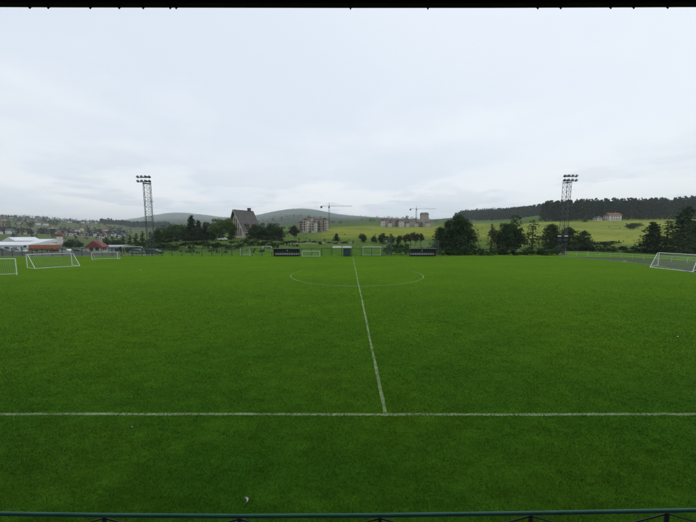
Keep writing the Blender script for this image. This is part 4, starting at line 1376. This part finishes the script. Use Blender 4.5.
def shrub(px, Y, hm, wm, label, group, kind='shrub'):
    x = colx(px, Y, 250); z = ez(x, Y)
    d = Vector((x, Y, z + hm)) - Vector((0, 0, CH))
    # row of the shrub's top, from its height in metres
    s, c = sp, cp
    yy = d.y * c - d.z * s; zz = d.y * s + d.z * c
    top = CY - F * zz / yy
    tall = 'tall' if hm > 1.75 else 'low' if hm < 1.25 else 'knee high' if hm < .9 else 'mid sized'
    lab = '%s %s %s' % (tall, 'wide' if wm > 3.6 else 'narrow' if wm < 2.5 else 'rounded', label)
    return tree(kind, px, Y, top, wm * F / Y, lab.replace('shrub', 'dark shrub' if kind == 'shrubdark' and 'dark' not in label else 'green shrub' if 'green' not in label and 'dark' not in label else 'shrub', 1), group, 'shrub', 'shrub')


for k in range(26):
    px = 158 + k * 4.6 + rs.uniform(-1.5, 1.5)
    shrub(px, rs.uniform(97, 118), rs.uniform(1.0, 2.1), rs.uniform(2.6, 5.0), 'shrub on the bank ' + ('below the pointed conifers' if px < 205 else 'below the lodge' if px < 245 else 'near the left dugout'),
          'shrubs on the bank below the lodge', rs.choice(['shrub', 'shrubdark']))
for px in list(range(160, 234, 6)) + list(range(250, 286, 6)):
    shrub(px + rs.uniform(-1, 1), 143 + rs.uniform(-2, 2), rs.uniform(1.9, 3.2), rs.uniform(3.4, 5.2), 'dark shrub at the tree feet ' + ('left of the lodge' if px < 240 else 'right of the lodge'),
          'shrubs at the feet of the bank trees', 'shrubdark')
for k in range(8):
    shrub(124 + k * 6 + rs.uniform(-1, 1), rs.uniform(92, 104), rs.uniform(1.2, 2.4), rs.uniform(2.5, 4), 'dark shrub behind the parked cars and left mast',
          'shrubs behind the parked cars', 'shrubdark')
for k, (px, hm) in enumerate(((386, 2.6), (391, 3.1), (396, 3.6), (400.5, 3.0), (405, 3.3))):
    shrub(px, 79, hm, 2.2, 'fresh green shrub, ' + ORD[k] + ' along from the tall ball stop frame', 'green shrubs left of the right dugout')
for k in range(6):
    shrub(411 + k * 5, 81, rs.uniform(1.6, 2.5), 2.6, 'clipped green shrub, ' + ORD[k] + ' in the hedge behind the dugout towards the pines', 'hedge shrubs behind the right dugout')
for k in range(24):
    px = 444 + k * 4.9 + rs.uniform(-1.5, 1.5)
    shrub(px, rs.uniform(75.5, 80), rs.uniform(.9, 2.0), rs.uniform(1.8, 3.6), 'undergrowth shrub ' + ('under the biggest pine' if px < 480 else 'under the dense blunt tree' if px < 528 else 'by the scoreboard'),
          'undergrowth shrubs below the pines', rs.choice(['shrub', 'shrubdark', 'shrub']))
for k in range(24):
    px = 570 + k * 5.4 + rs.uniform(-2, 2)
    shrub(px, rs.uniform(84, 98) - max(0, (px - 640) * .05), rs.uniform(.9, 2.2), rs.uniform(2.5, 5), 'shrub beyond the white barrier ' + ('near the scoreboard' if px < 610 else 'below the meadow' if px < 645 else 'under the tall conifers'),
          'shrubs beyond the white barrier', rs.choice(['shrub', 'shrubdark']))
for k in range(9):
    shrub(568 + k * 5.5, 128 + rs.uniform(-4, 4), rs.uniform(1.0, 1.8), rs.uniform(4, 6.5), 'low dark shrub in the hedge across the lower meadow',
          'hedge across the lower meadow', 'shrubdark')
for k in range(11):
    shrub(272 + k * 7 + rs.uniform(-2, 2), rs.uniform(104, 132), rs.uniform(.7, 1.6), rs.uniform(2.2, 4.5), 'low shrub along the dirt road above the dugout',
          'shrubs along the dirt road', rs.choice(['shrub', 'shrubdark']))


# ------------------------------------------------------------------ far woods
def wood(name, label, spots, hrange, base, seed, per=70, leaf=.14, slim=.17, round_=0.0):
    g = np.random.default_rng(seed); C_, T_, S_ = [], [], []
    xs_ = np.array([p[0] for p in spots]); ys_ = np.array([p[1] for p in spots]); zs_ = elev(xs_, ys_)
    for x, y, z in zip(xs_, ys_, zs_):
        h = g.uniform(*hrange)
        rd = g.random() < round_
        f = g.random(per) ** (.8 if not rd else 1)
        rad_ = h * (slim * (1 - f) + .02) if not rd else h * .36 * np.sqrt(np.clip(1 - (2 * f - 1) ** 2, 0, 1))
        a = g.random(per) * 6.283; rr2 = rad_ * np.sqrt(.35 + .65 * g.random(per))
        C_.append(np.stack([x + np.cos(a) * rr2, y + np.sin(a) * rr2, z + h * (.04 + .96 * f)], 1))
        T_.append(np.array(base) * (.65 + .7 * g.random()) * (.85 + .3 * g.random((per, 1)))); S_.append(np.full(per, h * leaf * .55))
    V, Fq, T = leaf_quads(np.concatenate(C_), np.concatenate(S_), np.concatenate(T_), seed, .1)
    return tag(inst(name, np_mesh(name, V, Fq, M['needle'], T)), label, 'vegetation', kind='stuff')


g = np.random.default_rng(99)


def scatter(n, px0, px1, d0, d1, test=None):
    out = []
    while len(out) < n:
        px = g.uniform(px0, px1); d = d0 + (d1 - d0) * g.random()
        if test and not test(px, d): continue
        out.append((colx(px, d, 220), d))
    return out


sp1 = scatter(1050, 541, 800, 356, 520, lambda p, d: not (p < 556 and d < 356 + (556 - p) * 2))
sp1 += scatter(170, 541, 800, 350, 362)
wood('conifer_forest', 'dense dark conifer forest along the top of the right meadow', sp1, (15, 23), (0.020, 0.033, 0.022), 5, per=60)
sp2 = scatter(900, 455, 548, 620, 960, lambda p, d: d > 620 + max(0, 500 - p) * 5)
wood('wooded_hill', 'dark wooded hill behind the pines beyond the meadow', sp2, (15, 25), (0.020, 0.034, 0.024), 6, per=40, leaf=.2, round_=.3)
lf = lambda p, d: math.sin(p * .21 + d * .013) + math.sin(p * .07 - d * .021 + 1) > .35
sp3 = scatter(430, -60, 120, 420, 930, lf) + scatter(260, -60, 130, 300, 930) + scatter(170, -60, 100, 850, 930) + scatter(130, -10, 30, 420, 460) + scatter(110, 40, 60, 450, 500) + scatter(130, 85, 125, 480, 560)
wood('hillside_trees', 'trees scattered in clumps over the hillside settlement on the left', sp3, (3.5, 9), (0.034, 0.050, 0.032), 8, per=30, leaf=.24, slim=.25, round_=.75)
sp4 = scatter(420, 100, 170, 930, 1250)
wood('valley_forest', 'dark forest strip on the low ridge behind the left mast', sp4, (12, 20), (0.020, 0.034, 0.028), 9, per=30, leaf=.26, round_=.3)
sp5 = scatter(60, 300, 440, 640, 900, lambda p, d: math.sin(p * .3) * math.cos(d * .02) > .3)
wood('meadow_copse', 'low hedges and copses on the far slope above the yellow meadow', sp5, (3, 7), (0.03, 0.045, 0.028), 10, per=26, leaf=.3, round_=1)

sp6 = scatter(70, 470, 780, 125, 345, lambda p, d: math.sin(p * .11 + d * .05) * math.sin(d * .047 + p * .02) > .55 or g.random() < .02)
sp6 += [(colx(p, d, 230), d) for p in np.arange(585, 720, 2.2) for d in (148 + 6 * math.sin(p * .08),) if g.random() < .3]
wood('meadow_scrub', 'low scrub and weeds dotted over the right hand meadow', sp6, (.4, 1.3), (0.075, 0.095, 0.035), 14, per=26, leaf=.42, round_=1)
sp7 = scatter(90, 262, 470, 110, 330, lambda p, d: math.sin(p * .13 + d * .06) * math.sin(d * .05 - p * .03) > .6 or g.random() < .03)
wood('bank_scrub', 'low scrub and weeds dotted over the bank and yellow meadow', sp7, (.4, 1.2), (0.075, 0.095, 0.035), 15, per=26, leaf=.42, round_=1)
sp8 = scatter(260, 150, 300, 84, 135, lambda p, d: math.sin(p * .2 + d * .3) > .0)
wood('bank_weeds', 'rough weeds growing over the grass bank below the lodge', sp8, (.3, .9), (0.055, 0.085, 0.03), 16, per=24, leaf=.5, round_=1)
sp9 = scatter(300, -50, 430, 1200, 4300, lambda p, d: math.sin(p * .09 + d * .004) * math.sin(d * .003 + p * .05) > .45)
wood('hill_copses', 'scattered copses and hedges on the far bare hills', sp9, (9, 20), (0.03, 0.045, 0.03), 17, per=22, leaf=.34, round_=1)

# houses of the settlement on the left hillside
rs = random.Random(21)
for k in range(60):
    px = -8 + k * 2.2 + rs.uniform(-2, 2); Y = rs.choice([rs.uniform(390, 470), rs.uniform(500, 650), rs.uniform(680, 870)])
    x = colx(px, Y, 228); z = ez(x, Y)
    t = empty('hillside_house', (x, Y, z), rs.uniform(-.7, .7))
    red = rs.random() < .3
    wl = rs.choice(['pale_plaster', 'white_metal', 'plaster', 'grey_plaster'])
    tag(t, 'small %s house with a %s roof %s' % ({'pale_plaster': 'pale', 'white_metal': 'white', 'plaster': 'beige', 'grey_plaster': 'grey'}[wl], rs.choice(['red']) if red else 'dark',
        'low on the hillside above the white halls' if Y < 480 else 'half way up the left hillside' if Y < 660 else 'near the skyline of the left hillside'), 'house',
        'houses of the settlement on the left hillside')
    w, d_, h = rs.uniform(6, 9.5), rs.uniform(6, 8), rs.uniform(2.8, 5)
    MB().box(-w / 2, w / 2, -d_ / 2, d_ / 2, -4, h).build('wall', M[wl], t)
    MB().prism([(-w / 2 - .4, h), (w / 2 + .4, h), (0, h + w * .38)], -d_ / 2 - .4, d_ / 2 + .4).build('roof', M['red_roof' if red else 'slate'], t)
    for xx in (-w * .25, w * .25): inst('window', win_me, t, (xx, -d_ / 2 - .002, h * .35))

# ------------------------------------------------------------------ haze
zmin = float(TZ.min())
hb = MB().box(-17000, 17000, -17000, 17000, zmin - 1.0, max(float(TZ.max()), 90.0) + 12.0)
hm = bpy.data.materials.new('haze'); hm.use_nodes = True
ht = hm.node_tree; ht.nodes.clear()
pv = ht.nodes.new('ShaderNodeVolumePrincipled')
pv.inputs['Color'].default_value = (0.86, 0.93, 1.0, 1); pv.inputs['Density'].default_value = 0.00015
pv.inputs['Anisotropy'].default_value = 0.2
ho = ht.nodes.new('ShaderNodeOutputMaterial'); ht.links.new(pv.outputs[0], ho.inputs['Volume'])
tag(hb.build('haze', hm), kind='stuff')
